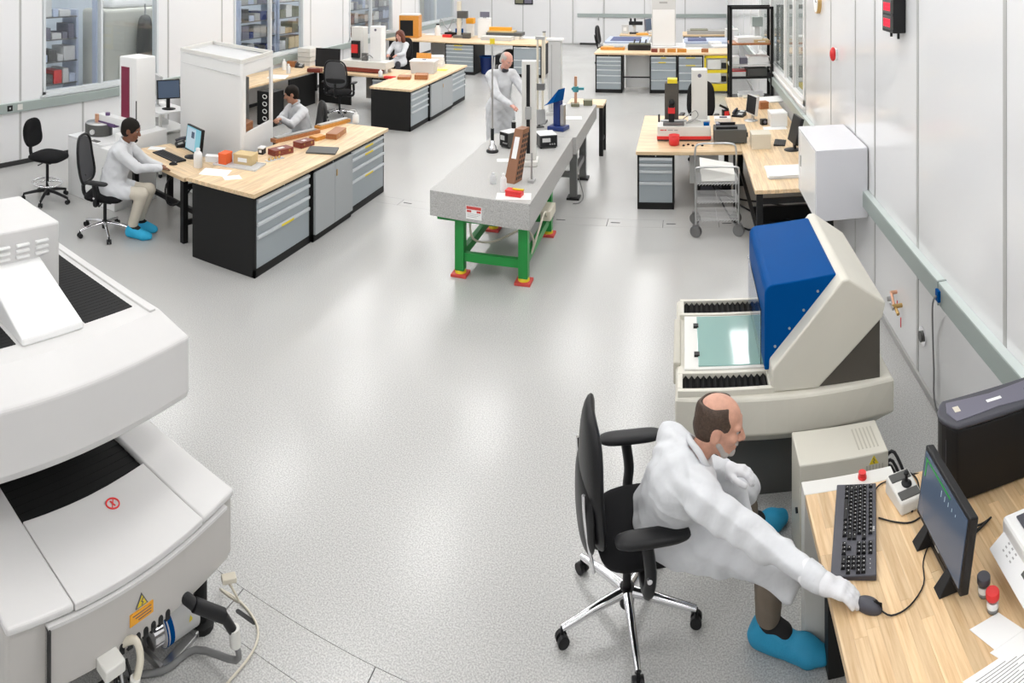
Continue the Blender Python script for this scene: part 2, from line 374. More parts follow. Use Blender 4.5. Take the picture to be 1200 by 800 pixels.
def trunk_x(wall, x, sgn, y0, y1, z0=.88, z1=1.035, d=.065):
    a, b = (x, x+d) if sgn > 0 else (x-d, x)
    t = box(a, b, y0, y1, z0, z1).build('cable_trunking', M['rail'], wall, bev=.006)
    a, b = (x+.002, x+d-.006) if sgn > 0 else (x-d+.006, x-.002)
    box(a, b, y0+.01, y1-.01, z1, z1+.003).build('trunking_lid', M['rail_top'], t)
    return t
tl = trunk_x(wall_left, XL, 1, YF, YB-.05)
for y in (6.12, 10.1, 11.15, 16.2, 21.6):
    so = box(XL+.063, XL+.072, y-.05, y+.05, .915, 1.005).build('socket', M['black'], tl); box(XL+.072, XL+.075, y-.012, y+.012, .945, .975).build('socket_hole', M['grey_light'], so)
box(XL+.063, XL+.071, 6.27, 6.37, .915, 1.005).build('switch_plate', M['offwhite'], tl)
box(XL-.012, XL+.02, YF, YB, 0, .075).build('baseboard_left', M['dark_gap'], kind='structure', bev=.006)
# the room beyond the left windows
wc = MB(); wc.bx(-13.35, -13.2, YF, YB, 0, CEIL).bx(-13.2, XL-.14, YF-.1, YF, 0, CEIL).bx(-13.2, XL-.14, YB, YB+.1, 0, CEIL)
wc.build('wall_next_room', M['corridor'], kind='structure')

# right wall
seamR = [YF, .9, 2.2, 3.60, 5.13, 6.36, 7.12, 8.34, 10.1]
GW = (10.1, 16.4); GZ = (1.15, 3.2)
wr = MB(); wr.bx(XR+.012, XR+.14, YF, YB, 0, GZ[0]).bx(XR+.012, XR+.14, YF, YB, GZ[1], CEIL).bx(XR+.012, XR+.14, YF, GW[0], GZ[0], GZ[1]).bx(XR+.012, XR+.14, GW[1], YB, GZ[0], GZ[1])
wall_right = wr.build('wall_right', M['wall'], kind='structure')
panels_x(wall_right, XR, -1, seamR, 1.02, CEIL-.02, M['panel']); panels_x(wall_right, XR, -1, seamR, .06, .875, M['panel'])
battens_x(wall_right, XR, -1, seamR[1:], .06, CEIL-.02, M['batten'])
s2 = [GW[0], 12.2, 14.3, 16.4, 18.4, 20.5, 22.6, 24.8, YB]
panels_x(wall_right, XR, -1, s2, .06, .875, M['panel']); battens_x(wall_right, XR, -1, s2[1:-1], .06, .875, M['batten'])
panels_x(wall_right, XR, -1, s2[3:], 1.04, CEIL-.02, M['panel']); battens_x(wall_right, XR, -1, s2[3:-1], 1.04, CEIL-.02, M['batten'])
M['tint_glass'] = mat('grey_green_glass', (.80, .86, .84), .03, trans=.85, ior=1.35)
window_x('window_5', XR, -1, GW[0]+.05, GW[1]-.05, GZ[0], GZ[1], [11.3, 12.3, 14.3], M['white'], M['tint_glass'], fw=.09)
tr = trunk_x(wall_right, XR, -1, YF, 10.1); trunk_x(wall_right, XR, -1, 10.1, YB-.05)
box(XR-.02, XR+.012, YF, YB, 0, .06).build('baseboard_right', M['batten'], kind='structure', bev=.006)
wq = MB(); wq.bx(XR+2.2, XR+2.3, 8, 19, 0, CEIL).bx(XR+.14, XR+2.2, 7.9, 8, 0, CEIL).bx(XR+.14, XR+2.2, 19, 19.1, 0, CEIL); wq.build('wall_side_room', M['wall'], kind='structure')

# back wall with a door
wb = box(XL-.14, XR+.14, YB+.012, YB+.15, 0, CEIL).build('wall_back', M['wall'], kind='structure')
seamB = [XL, -7.95, -6.6, -5.45, -4.5, -3.2, -1.55, .1, XR]
for a, b in zip(seamB, seamB[1:]):
    if a == -4.5: continue
    box(a+.012, b-.012, YB, YB+.012, .05, CEIL-.02).build('wall_panel', M['panel'], wb)
for x in seamB[1:-1]: box(x-.02, x+.02, YB-.004, YB+.012, .05, CEIL-.02).build('batten', M['batten'], wb)
box(XL, XR, YB-.02, YB+.012, 0, .05).build('baseboard_back', M['batten'], kind='structure')
dr = box(-4.42, -3.25, YB-.03, YB+.011, .08, 2.6).build('door_1', M['panel'], kind='structure', bev=.004)
box(-4.2, -3.5, YB-.04, YB+.0, .0, .08).build('door_gap', M['dark_gap'], dr)
MB().cyl((-3.42, YB-.07, 1.0), (-3.42, YB-.07, 1.25), .012).bx(-3.43, -3.41, YB-.07, YB-.03, 1.0, 1.02).bx(-3.43, -3.41, YB-.07, YB-.03, 1.23, 1.25).build('door_handle', M['steel'], dr)
box(-4.3, XR-.07, YB-.06, YB-.031, 1.13, 1.28).build('cable_trunking', M['rail'], wb)
box(XL-4, XR+2.5, YF-.15, YF, 0, CEIL).build('wall_front', M['wall'], kind='structure')
cl = box(XL-4, XR+2.5, YF-.1, YB+.2, CEIL, CEIL+.1).build('ceiling', M['ceiling'], kind='structure')
lp = None
for xx in (-8.05, -5.65, -3.25, -.85, 1.1):
    for j in range(12):
        yy = -1.4+2.45*j
        if lp is None: lp = box(-.3, .3, -.6, .6, CEIL-.03, CEIL-.001).build('light_panel', M['lamp'], cl); o = lp
        else: o = lp.copy(); COL.objects.link(o)
        o.location = (xx, yy, 0)
for xx, ylist in ((-6.85, [13.3+4.9*k for k in range(3)]), (-4.45, [13.3+4.9*k for k in range(3)]), (-2.05, [13.3+4.9*k for k in range(3)]), (-10.4, (4, 6.5, 9, 11.5, 14, 16.5, 19, 21.5, 24, 26)), (-11.1, (5, 7.5, 10, 12.5, 15, 17.5, 20, 22.5, 25)), (3.0, (11, 15))):  # extra panels added to brighten the rear and the rooms behind the windows
    for yy in ylist: o = lp.copy(); COL.objects.link(o); o.location = (xx, yy, 0)
# ------------------------------------------------------------------ large measuring machine at the left (white, with black bellows)
def make_left_machine():
    c = (-2.065, 2.70)                       # far right corner of its base
    ang = math.radians(7.5); ax = (-math.sin(ang), -math.cos(ang)); bx_ = (-math.cos(ang), math.sin(ang))
    t = thing('measuring_machine', 'large white gantry measuring machine with black bellows and a louvred top housing', 'machine', (c[0], c[1], 0))
    # local plan: a runs towards the camera along the connector face, b runs away to the left
    def L(a, b, z): return (ax[0]*a+bx_[0]*b, ax[1]*a+bx_[1]*b, z)
    def blk(mb, a0, a1, b0, b1, z0, z1, sl=0):
        mb.hexa([L(a1, b1, z0), L(a1, b0, z0), L(a0, b0, z0), L(a0, b1, z0)][::-1], [L(a1, b1, z1), L(a1, b0+sl, z1), L(a0, b0+sl, z1), L(a0, b1, z1)][::-1]); return mb
    W = 1.24
    def plan(mb, pts, z0, z1): return mb.prism([L(a, b, 0)[:2] for a, b in pts], z0, z1)
    # base body, slightly bowed front
    front = [(W*i/10, .02-.035*math.sin(math.pi*i/10)+.012) for i in range(11)]
    body = MB(); plan(body, front + [(W, 1.5), (0, 1.5)], .35, .645)
    b = body.build('base_body', M['machine_grey'], t, bev=.02, seg=3)
    # top covers of the base: side covers and a central sliding cover, open to the bellows
    O0, O1 = .235, .945
    f2 = lambda a: .02-.05*math.sin(math.pi*a/W)
    plan(MB(), [(0, f2(0)), (O0*.5, f2(O0*.5)), (O0-.002, f2(O0)), (O0-.002, 1.45), (0, 1.45)], .645, .68).build('side_cover', M['machine_white'], t, bev=.012, seg=3)
    plan(MB(), [(O1+.002, f2(O1)), (W*.9, f2(W*.9)), (W, f2(W)), (W, 1.45), (O1+.002, 1.45)], .645, .68).build('side_cover', M['machine_white'], t, bev=.012, seg=3)
    mid = [(O0+.001+(O1-O0-.002)*i/6, f2(O0+(O1-O0)*i/6)) for i in range(7)]
    inner = [(O1-.001-(O1-O0-.002)*i/6, .46-.02*math.sin(math.pi*i/6)) for i in range(7)]
    cv = plan(MB(), mid+inner, .645, .678).build('front_cover', M['machine_white'], t, bev=.005)
    # prohibition sticker
    st = MB(); cc = V(*L(.52, .33, .6795)); ring = [cc+V(.032*math.cos(2*math.pi*i/24), .032*math.sin(2*math.pi*i/24), 0) for i in range(24)]
    st.tube(ring, .0042, n=6, smooth=0, closed=True); st.tube([cc+V(-.022, .022, 0), cc+V(.022, -.022, 0)], .003, n=6, smooth=0).bx(cc.x-.018, cc.x+.018, cc.y-.004, cc.y+.004, .679, .681)
    st.build('prohibition_sticker', M['red'], cv)
    bl = MB()
    for i in range(16): blk(bl, O0, O1, .43+.05*i, .455+.05*i, .60, .654); blk(bl, O0, O1, .455+.05*i, .48+.05*i, .60, .652)
    bl.build('base_bellows', M['bellows'], t)
    blk(MB(), O0+.02, O1-.02, .86, .90, .60, .80).build('cross_rail', M['dark_grey'], t, bev=.01)
    # connector face trim
    tr = MB(); plan(tr, [(.07+1.0*i/10, f2(.07+1.0*i/10)-.012) for i in range(11)]+[(1.07-1.0*i/10, f2(1.07-1.0*i/10)+.02) for i in range(11)], .625, .640); tr.build('face_trim', M['machine_white'], t)
    fp = MB(); plan(fp, [(.05+1.02*i/10, f2(.05+1.02*i/10)-.004) for i in range(11)]+[(1.07-1.02*i/10, f2(1.07-1.02*i/10)+.02) for i in range(11)], .372, .622); fp.build('connector_panel', M['machine_grey'], t, bev=.004)
    blk(MB(), 1.062, 1.070, -.022, .01, .36, .63).build('panel_joint', M['dark_gap'], t)
    un = MB(); blk(un, .10, 1.1, .42, 1.4, .12, .30); un.build('underframe', M['black_steel'], t)
    for a, b_ in ((.12, .14), (1.1, .14), (.12, 1.35), (1.1, 1.35)):
        p = L(a, b_, 0); MB().cyl((p[0], p[1], 0), (p[0], p[1], .03), .07).cyl((p[0], p[1], .03), (p[0], p[1], .30), .035).build('foot', M['black_steel'], t)
    # row of connector notches, warning signs
    for i in range(9):
        a = .47+.042*i; p0 = V(*L(a, f2(a)-.008, .33)); d = V(ax[0], ax[1], 0)
        n = MB(); blk(n, a-.013, a+.013, f2(a)-.007, f2(a)+.01, .362, .396); n.cyl(V(*L(a, f2(a)-.007, .396)), V(*L(a, f2(a)+.01, .396)), .013, n=12); n.build('connector', M['black'], t)
    def plate(a, z, w, h, m, name, off): 
        n = MB(); blk(n, a-w/2, a+w/2, f2(a)-off, f2(a)+.01, z-h/2, z+h/2); return n.build(name, m, t)
    ol = plate(.62, .482, .125, .05, M['orange'], 'warning_label', .009)
    for k in range(3): 
        n = MB(); blk(n, .57, .67-.015*k, f2(.62)-.0105, f2(.62), .494-.013*k, .497-.013*k); n.build('label_line', M['ink'], ol)
    def tri(a, z, s, off, m):
        v = [L(a-s, f2(a)-off, z-s*.8), L(a+s, f2(a)-off, z-s*.8), L(a, f2(a)-off, z+s*.9)]; w = [L(a-s, f2(a), z-s*.8), L(a+s, f2(a), z-s*.8), L(a, f2(a), z+s*.9)]
        return MB().add(v+w, [(0, 1, 2), (5, 4, 3), (0, 3, 4, 1), (1, 4, 5, 2), (2, 5, 3, 0)])
    tri(.62, .543, .033, .008, M['ink']).build('warning_triangle_border', M['ink'], t); tri(.62, .541, .025, .0095, M['yellow']).build('warning_triangle', M['yellow'], t)
    MB().tube([L(.615, f2(.62)-.011, .554), L(.625, f2(.62)-.011, .540), L(.615, f2(.62)-.011, .536), L(.623, f2(.62)-.011, .525)], .0022, n=5, smooth=0).build('warning_bolt', M['ink'], t)
    # plugs on the face
    for a in (.80,): n = MB(); blk(n, a-.05, a+.05, f2(a)-.075, f2(a), .365, .415); n.build('white_connector', M['offwhite'], t, bev=.006)
    p = L(.28, f2(.3)-.02, .37); MB().cyl(L(.37, .0, .40), L(.33, -.05, .36), .026).cyl(L(.33, -.05, .36), L(.21, -.12, .28), .03).cyl(L(.21, -.12, .28), L(.17, -.14, .20), .022).build('power_plug', M['black'], t)
    MB().cyl(L(.165, -.145, .21), L(.16, -.15, .13), .026).build('plug_collar', M['offwhite'], t)
    # upper bridge body
    u0, u1, zb, zs, zt = 0.0, 1.35, .97, 1.31, 1.395
    B0 = .335
    g2 = lambda a: B0-.03*math.sin(math.pi*min(1, a/1.3))+.02
    N = 10; A = [u0+(u1-u0)*i/N for i in range(N+1)]
    ub = MB(); vs = []
    for a in A:
        g = g2(a); e = 1 if a == A[0] else 0
        vs += [L(a, g+.02, zb), L(a, g, zb+.05), L(a, g, zs), L(a+(.05 if e else 0), g+.20, zt), L(a+(.05 if e else 0), 1.75, zt), L(a, 1.75, zb)]
    fs = [(i*6+k, i*6+(k+1) % 6, (i+1)*6+(k+1) % 6, (i+1)*6+k) for i in range(N) for k in range(6)] + [(5, 4, 3, 2, 1, 0), tuple(N*6+k for k in range(6))]
    ub.add(vs, fs); up = ub.build('bridge_body', M['machine_white'], t, bev=.016, seg=3)
    blk(MB(), .25, .32, .95, 1.4, .66, 1.0).build('bridge_column', M['machine_white'], t); blk(MB(), .95, 1.02, .95, 1.4, .66, 1.0).build('bridge_column', M['machine_white'], t)
    # bellows on the bridge, each side of the housing
    def bellow(a0, a1, b0, b1):
        m = MB(); n = int((b1-b0)/.03)
        for i in range(n): blk(m, a0, a1, b0+(b1-b0)*i/n, b0+(b1-b0)*(i+.55)/n, zt-.02, zt+.004); blk(m, a0, a1, b0+(b1-b0)*(i+.5)/n, b0+(b1-b0)*(i+1)/n, zt-.02, zt+.0032)
        m.build('bridge_bellows', M['bellows'], t)
    bellow(.16, .47, .66, 1.56); bellow(.88, 1.2, .66, 1.56)
    rim = MB(); blk(rim, .08, .12, .55, 1.62, zt-.005, zt+.012); rim.build('bellows_rim', M['machine_white'], t, bev=.004)
    # louvred housing and its sloped cover
    hs = MB(); blk(hs, .37, 1.15, 1.10, 1.62, zt-.01, 1.775); h = hs.build('louvred_housing', M['machine_white'], t, bev=.012)
    for k in range(5):
        for r in range(3):
            a = .45+.125*k; z = 1.68-.033*r
            n = MB(); blk(n, a, a+.085, 1.083, 1.105, z, z+.014); n.build('louvre', M['white'], h, bev=.004)
    sc = MB()
    bot = [L(.50, 1.12, zt), L(.50, .62, zt), L(.86, .62, zt), L(.86, 1.12, zt)]
    top = [L(.50, 1.12, 1.60), L(.50, .63, zt+.035), L(.86, .63, zt+.035), L(.86, 1.12, 1.60)]
    sc.hexa(bot[::-1], top[::-1]); sc.build('sloped_cover', M['white'], t, bev=.01)
    return t, L
LM, LML = make_left_machine()
def lm(a, b, z): p = LML(a, b, z); return (p[0]-2.065, p[1]+2.70, z)
# line filter on the floor under the connector face
def make_filter():
    q0 = V(-2.245, 2.56, .095); q1 = V(-2.30, 2.31, .095)
    t = thing('vacuum_pump', 'small grey cylindrical pump with a blue band on the floor under the white machine', 'pump', (-2.27, 2.43, 0))
    o = V(-2.27, 2.43, 0); d = (q1-q0).normalized()
    MB().cyl(q0-o, q0+d*.19-o, .075, n=24).build('body', M['grey_light'], t)
    MB().cyl(q0+d*.15-o, q0+d*.175-o, .0765, n=24).build('blue_band', M['blue'], t); MB().cyl(q0+d*.183-o, q0+d*.19-o, .0765, n=24).build('blue_band', M['blue'], t)
    MB().cyl(q0+d*.19-o, q0+d*.25-o, .062, n=24).build('end_cap', M['chrome'], t)
    MB().bx(-.09, .07, -.14, -.115, 0, .03).bx(-.07, .09, .09, .115, 0, .03).bx(-.09, -.05, -.13, .11, 0, .02).bx(.05, .09, -.13, .11, 0, .02).build('bracket', M['steel'], t, bev=.003)
    n = V(.06, -.012, .0); cc = q0+d*.07-o+V(.0752, .0, .02)
    MB().add([cc+V(0, -.014, 0), cc+V(0, .014, 0), cc+V(-.004, 0, .026)], [(0, 1, 2)]).build('warning_triangle', M['yellow'], t)
    return t
make_filter()
# cables of the machine on the floor
MB().tube([lm(.16, -.15, .14), lm(.165, -.16, .07), (-2.14, 2.47, .02), (-2.19, 2.30, .015), (-2.32, 2.15, .015), (-2.45, 2.08, .015)], .014, n=8).build('power_cable', M['grey_cable'], label='thick grey power cable curling on the floor by the pump', cat='cable')
MB().tube([lm(.10, -.02, .33), lm(.05, -.06, .20), P(258, 690, .02), P(283, 706, .008), P(302, 735, .008), P(295, 765, .008), P(262, 805, .008)], .006, n=6).build('floor_cable', M['cream'], label='thin cream cable trailing from the white machine across the floor joint', cat='cable')
MB().bx(-.035, .035, -.02, .02, -.012, .012).build('cable_connector', M['cream'], label='cream plug hanging at the corner of the white machine base', cat='connector', loc=lm(.10, -.045, .335), rz=.9, bev=.004)
for i, (pts, m, lb) in enumerate((
    ([lm(.78, -.06, .34), lm(.78, -.1, .2), P(140, 790, .02), P(110, 806, .012)], 'black', 'black cable hanging left of the cream hose under the machine panel'),
    ([lm(.70, -.03, .33), lm(.69, -.10, .22), P(155, 795, .02), P(140, 810, .012)], 'black', 'black cable hanging right of the cream hose under the machine panel'),
    ([lm(.74, -.04, .33), lm(.74, -.1, .2), P(147, 795, .03), P(125, 808, .012)], 'steel', 'braided steel lead hanging between two black cables under the machine'))):
    MB().tube(pts, .008, n=6).build('hanging_cable', M[m], label=lb, cat='cable', group='leads under the white machine')
MB().tube([lm(.72, -.01, .385), lm(.68, -.07, .43), lm(.675, -.10, .37), lm(.71, -.11, .30)], .016, n=10).build('hose', M['cream'], label='short cream hose looping out of the machine connector panel', cat='hose')
MB().cyl(lm(.71, -.11, .32), lm(.715, -.11, .23), .022).build('ferrite_sleeve', M['offwhite'], label='white sleeve around the cream hose end under the machine', cat='sleeve')
MB().tube([lm(.98, -.012, .345), lm(.97, -.06, .27), P(78, 812, .1)], .007, n=6).build('pale_lead', M['cream'], label='pale lead leaving the machine panel near its left joint', cat='cable')

# ------------------------------------------------------------------ blue and beige measuring machine by the right wall
def make_right_machine():
    t = thing('optical_measuring_machine', 'beige measuring machine with a blue hood and glass stage by the right wall', 'machine', (0, 0, 0))
    x0, x1, y0, y1, zt = -.045, 1.30, 4.06, 5.25, .72
    sk = MB(); n = 10
    def ring(ins, z, bow): 
        q = [(x0+ins+(x1-x0-2*ins)*i/n, y0+ins-bow*math.sin(math.pi*i/n)) for i in range(n+1)] + [(x1-ins, y1-ins), (x0+ins, y1-ins)]
        return [(a, b, z) for a, b in q]
    k = n+3; rs = [ring(.10, .40, .03), ring(.0, .51, .05), ring(0, .70, .03), ring(.012, zt, .03)]
    vs = [p for r in rs for p in r]; fs = [tuple(range(k-1, -1, -1)), tuple(range(3*k, 4*k))] + [(j*k+i, j*k+(i+1) % k, (j+1)*k+(i+1) % k, (j+1)*k+i) for j in range(3) for i in range(k)]
    sk.add(vs, fs); sk.build('base_body', M['beige'], t, bev=.01)
    box(x0+.2, x1-.12, y0+.16, y1-.15, 0, .41).build('plinth', M['dark_grey'], t, bev=.005)
    def bel(xa, xb, ya, yb):
        fr = MB(); w = .03
        fr.bx(xa-w, xb+w, ya-w, ya, zt-.01, zt+.035).bx(xa-w, xb+w, yb, yb+w, zt-.01, zt+.035).bx(xa-w, xa, ya, yb, zt-.01, zt+.035).bx(xb, xb+w, ya, yb, zt-.01, zt+.035); fr.build('bellows_frame', M['beige'], t, bev=.004)
        m = 14; bb = MB()
        for i in range(m):
            a = xa+(xb-xa)*i/m; d = (xb-xa)/m
            bb.add([(a, ya, zt), (a+d/2, ya, zt+.022), (a+d, ya, zt), (a, yb, zt), (a+d/2, yb, zt+.022), (a+d, yb, zt)], [(0, 1, 4, 3), (1, 2, 5, 4), (2, 1, 0), (3, 4, 5)])
        bb.build('bellows', M['bellows'], t)
    bel(.0, .52, 4.10, 4.245); bel(.01, .55, 4.985, 5.16)
    MB().bx(.01, .6, 4.30, 4.95, zt-.005, zt+.03).build('stage_frame', M['offwhite'], t, bev=.006)
    g = box(.10, .62, 4.325, 4.93, zt+.02, zt+.036).build('stage_glass', M['stage_glass'], t, bev=.003)
    for y in (4.45, 4.80): box(.075, .11, y-.02, y+.02, zt+.03, zt+.045).build('stage_clamp', M['black'], t)
    box(-.06, -.012, 4.38, 4.93, .60, .745).build('stage_handle', M['beige_dark'], t, bev=.012)
    # leaning bridge: profile in x,z extruded along y
    prof = [(.53, .72), (.82, .72), (1.23, 1.10), (1.25, 1.19), (1.01, 1.365), (.97, 1.36), (.535, .86)]
    MB().prism(prof, y0+.012, 5.22, axis='y').build('bridge', M['beige'], t, bev=.012, seg=3)
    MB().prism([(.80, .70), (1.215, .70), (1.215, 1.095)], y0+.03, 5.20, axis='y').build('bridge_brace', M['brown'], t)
    box(1.215, 1.27, 4.3, 5.0, .70, .78).build('rear_box', M['black'], t)
    # blue hood
    bp = [(.505, .79), (.535, .79), (.56, .865), (.965, 1.345), (.945, 1.352)] + [(.565+.06*math.cos(a), 1.255+.06*math.sin(a)) for a in [math.pi/2+math.pi/2*i/6 for i in range(7)]]
    h = MB().prism(bp, 4.19, 5.16, axis='y').build('blue_hood', M['blue'], t, bev=.008, seg=2)
    for x_, z_ in ((.60, .93), (.69, 1.035), (.78, 1.14), (.87, 1.25)): MB().cyl((x_-.03, 4.193, z_+.005), (x_-.03, 4.184, z_+.005), .008, n=10).build('hood_screw', M['steel'], h)
    MB().bx(.49, .494, 4.28, 5.10, .775, 1.12).build('clear_shield', M['clear'], t)
    return t
make_right_machine()
# ------------------------------------------------------------------ right wall fittings
M['cab_white'] = mat('cool_white_enamel', (.70, .70, .735), .25)
def wall_fittings():
    t = thing('digital_wall_clock', 'black wall clock with red number display on the right wall', 'clock', (XR-.001, 5.55, 2.74))
    y = 0
    box(-.115, 0, -.13, .18, -.02, .62).build('case', M['black'], t, bev=.008)
    for zz in (.03, .165, .30):
        box(-.135, -.112, -.13, .10, zz-.02, zz+.095).build('display_frame', M['dark_grey'], t, bev=.004)
        for k in range(4):
            yc = .07-.05*k
            d = MB()
            for a, b, c, e in ((0, .03, .062, .068), (0, .03, .031, .037), (0, .03, 0, .006), (0, .006, 0, .068), (.024, .03, 0, .068)): d.bx(-.138, -.134, yc-b, yc-a, zz+.002+c, zz+.002+e)
            d.build('digit', M['led'], t)
    for yy in (-.08, .12): MB().cyl((-.05, yy, -.02), (-.05, yy, -.07), .012, n=8).build('bracket', M['black'], t)
    t = thing('alarm_strobe', 'small red alarm strobe on a white plate on the right wall', 'alarm', (XR, 8.0, 2.22))
    box(-.025, 0, -.045, .045, -.065, .065).build('back_plate', M['white'], t, bev=.005); MB().ell((-.05, 0, 0), (.04, .05, .085)).build('lens', M['red'], t)
    t = thing('round_wall_clock', 'round wooden framed clock high on the right wall', 'clock', (XR, 9.07, 2.79))
    MB().cyl((0, 0, 0), (-.05, 0, 0), .16, n=28).build('rim', M['brass'], t); MB().cyl((-.05, 0, 0), (-.054, 0, 0), .14, n=28).build('face', M['paper'], t)
    MB().bx(-.058, -.054, -.006, .006, 0, .10).bx(-.058, -.054, -.07, 0, -.006, .006).build('hands', M['ink'], t)
    # white electrical cabinet
    t = thing('wall_cabinet', 'white steel cabinet fixed to the glossy right wall above the floor', 'cabinet', (1.57, 7.05, .77))
    box(-.27, .258, -.48, .55, 0, .70).build('body', M['cab_white'], t, bev=.008)
    box(-.272, -.268, -.44, .44, .02, .68).build('door', M['white'], t); box(-.28, -.27, .36, .39, .3, .42).build('latch', M['grey'], t)
    # valve
    t = thing('gas_valve', 'brass and copper gas valve with red tags on the right wall', 'valve', (XR, 5.55, .39))
    MB().cyl((0, -.02, 0), (-.09, -.02, 0), .018).cyl((-.06, -.10, -.03), (-.06, .02, .0), .014).build('valve_body', M['brass'], t)
    MB().cyl((0, .12, .05), (-.06, .12, .05), .016).cyl((-.05, .12, .05), (-.07, -.02, .0), .012).build('pipe', M['copper'], t)
    MB().bx(-.10, -.085, -.06, .02, -.012, .012).cyl((-.08, .06, .03), (-.11, .06, .03), .02).build('lever', M['steel'], t)
    box(-.004, 0, .10, .115, -.10, -.02).build('red_tag', M['red'], t); box(-.004, 0, -.0, .015, -.20, -.12).build('red_tag', M['red'], t)
    t = thing('round_outlet', 'round chrome wall outlet low on the right wall panel', 'outlet', (XR, 5.0, .40))
    MB().cyl((0, 0, 0), (-.012, 0, 0), .07, n=24).build('plate', M['chrome'], t); MB().cyl((-.012, 0, 0), (-.03, 0, 0), .04, n=20).build('core', M['dark_grey'], t)
    p = (XR-.066, 4.50, .955)
    MB().tube([(p[0]-.02, p[1], p[2]), (p[0]-.04, p[1]+.02, p[2]-.06), (XR-.03, 4.72, .60), (XR-.02, 4.72, .30), (XR-.025, 4.66, .04), (XR-.03, 4.2, .02), (XR-.05, 3.6, .015)], .007, n=6).build('wall_cable', M['grey_cable'], label='grey cable hanging from the wall trunking to the floor', cat='cable')
    box(p[0]-.02, p[0]+.002, p[1]-.03, p[1]+.03, p[2]-.04, p[2]+.04).build('blue_plug', M['blue'], label='blue plug in the right wall trunking above the hanging cable', cat='plug', bev=.005)
    box(XR-.07, XR-.0, 4.52, 4.535, .875, 1.045).build('trunking_clip', M['rail'], tr)
wall_fittings()

# ------------------------------------------------------------------ near desk and what stands on it
DZ = .76
def near_desk():
    t = thing('computer_desk', 'butcher block computer desk in the foreground beneath the keyboard and monitor', 'desk', (0, 0, 0))
    y0, y1, xa, xb = 1.55, 3.215, .585, XR-.075
    core = box(xa+.004, xb-.004, y0+.004, y1-.004, DZ-.045, DZ-.004).build('worktop', M['wood'], t)
    rnd = random.Random(3); w = .052; n = int((xb-xa)/w); w = (xb-xa)/n
    for i in range(n):
        y = y1; first = True
        while y > y0+.01:
            L = rnd.uniform(.35, 1.0) if not first else rnd.uniform(.2, .8); first = False
            ya = max(y0, y-L); 
            if ya-y0 < .12: ya = y0
            o = box(0, w-.0005, 0, y-ya-.0005, DZ-.042, DZ-rnd.uniform(0, .0004)).build('stave', M['stave'], core); o.location = (xa+i*w, ya, 0); y = ya
    for x, y in ((xa+.12, y1-.1), (xb-.1, y1-.1), (xa+.12, y0+.1), (xb-.1, y0+.1)): box(x-.04, x+.04, y-.04, y+.04, 0, DZ-.045).build('leg', M['black_steel'], t, bev=.003)
    box(xa+.16, xb-.14, y1-.12, y1-.08, .55, .68).build('rear_rail', M['black_steel'], t)
    box(xa+.03, xa+.07, y0+.14, y1-.14, .60, .68).build('side_rail', M['black_steel'], t)
    # control stand behind
    t = thing('control_stand', 'white control stand with a red button behind the near desk edge', 'stand', (.58, 3.222, 0))
    box(0, .46, 0, .085, 0, .755).build('body', M['offwhite'], t, bev=.004)
    MB().cyl((.30, .045, .755), (.30, .045, .765), .022).cyl((.30, .045, .765), (.30, .045, .785), .019).build('red_button', M['red'], t)
    # electrics cabinet
    t = thing('electrics_cabinet', 'beige electrics cabinet with warning triangle standing between desk and blue machine', 'cabinet', (.625, 3.615, 0))
    W_, D_, Hc = .50, .27, .605
    box(0, W_, 0, D_, .02, Hc).build('body', M['beige'], t, bev=.008)
    for x in (.04, W_-.04): 
        for y in (.04, D_-.04): MB().cyl((x, y, 0), (x, y, .02), .02).build('foot', M['black'], t)
    for k in range(6): box(W_-.16+.022*k, W_-.152+.022*k, .05, D_-.05, Hc, Hc+.0015).build('vent_slot', M['beige_dark'], t)
    for k in range(6): box(W_-.13+.018*k, W_-.122+.018*k, -.0015, 0, Hc-.13, Hc-.06).build('vent_slot', M['beige_dark'], t)
    s = .028; cx, cz = W_-.085, Hc-.035
    MB().add([(cx-s, -.001, cz-s*.8), (cx+s, -.001, cz-s*.8), (cx, -.001, cz+s*.9), (cx-s, .001, cz-s*.8), (cx+s, .001, cz-s*.8), (cx, .001, cz+s*.9)], [(0, 1, 2), (5, 4, 3), (0, 3, 4, 1), (1, 4, 5, 2), (2, 5, 3, 0)]).build('warning_triangle', M['yellow'], t)
    MB().tube([(cx-.004, -.0018, cz+.012), (cx+.005, -.0018, cz-.002), (cx-.005, -.0018, cz-.006), (cx+.003, -.0018, cz-.018)], .0022, n=5, smooth=0).build('warning_bolt', M['ink'], t)
    MB().cyl((-.012, .06, .32), (0, .06, .32), .014).build('lock', M['black'], t)
    for k, (z0, lb) in enumerate(((.54, 'highest'), (.47, 'middle'), (.42, 'lowest'))):
        MB().tube([(1.12, 3.66+.03*k, z0), (1.17, 3.65+.03*k, z0+.02), (1.22, 3.56+.02*k, z0-.1), (1.24, 3.46, .35), (1.22, 3.40, .03)], .009, n=6).build('cabinet_cable', M['black'], label='%s black cable leaving the side of the beige electrics cabinet' % lb, cat='cable', group='cables of the beige cabinet')
near_desk()

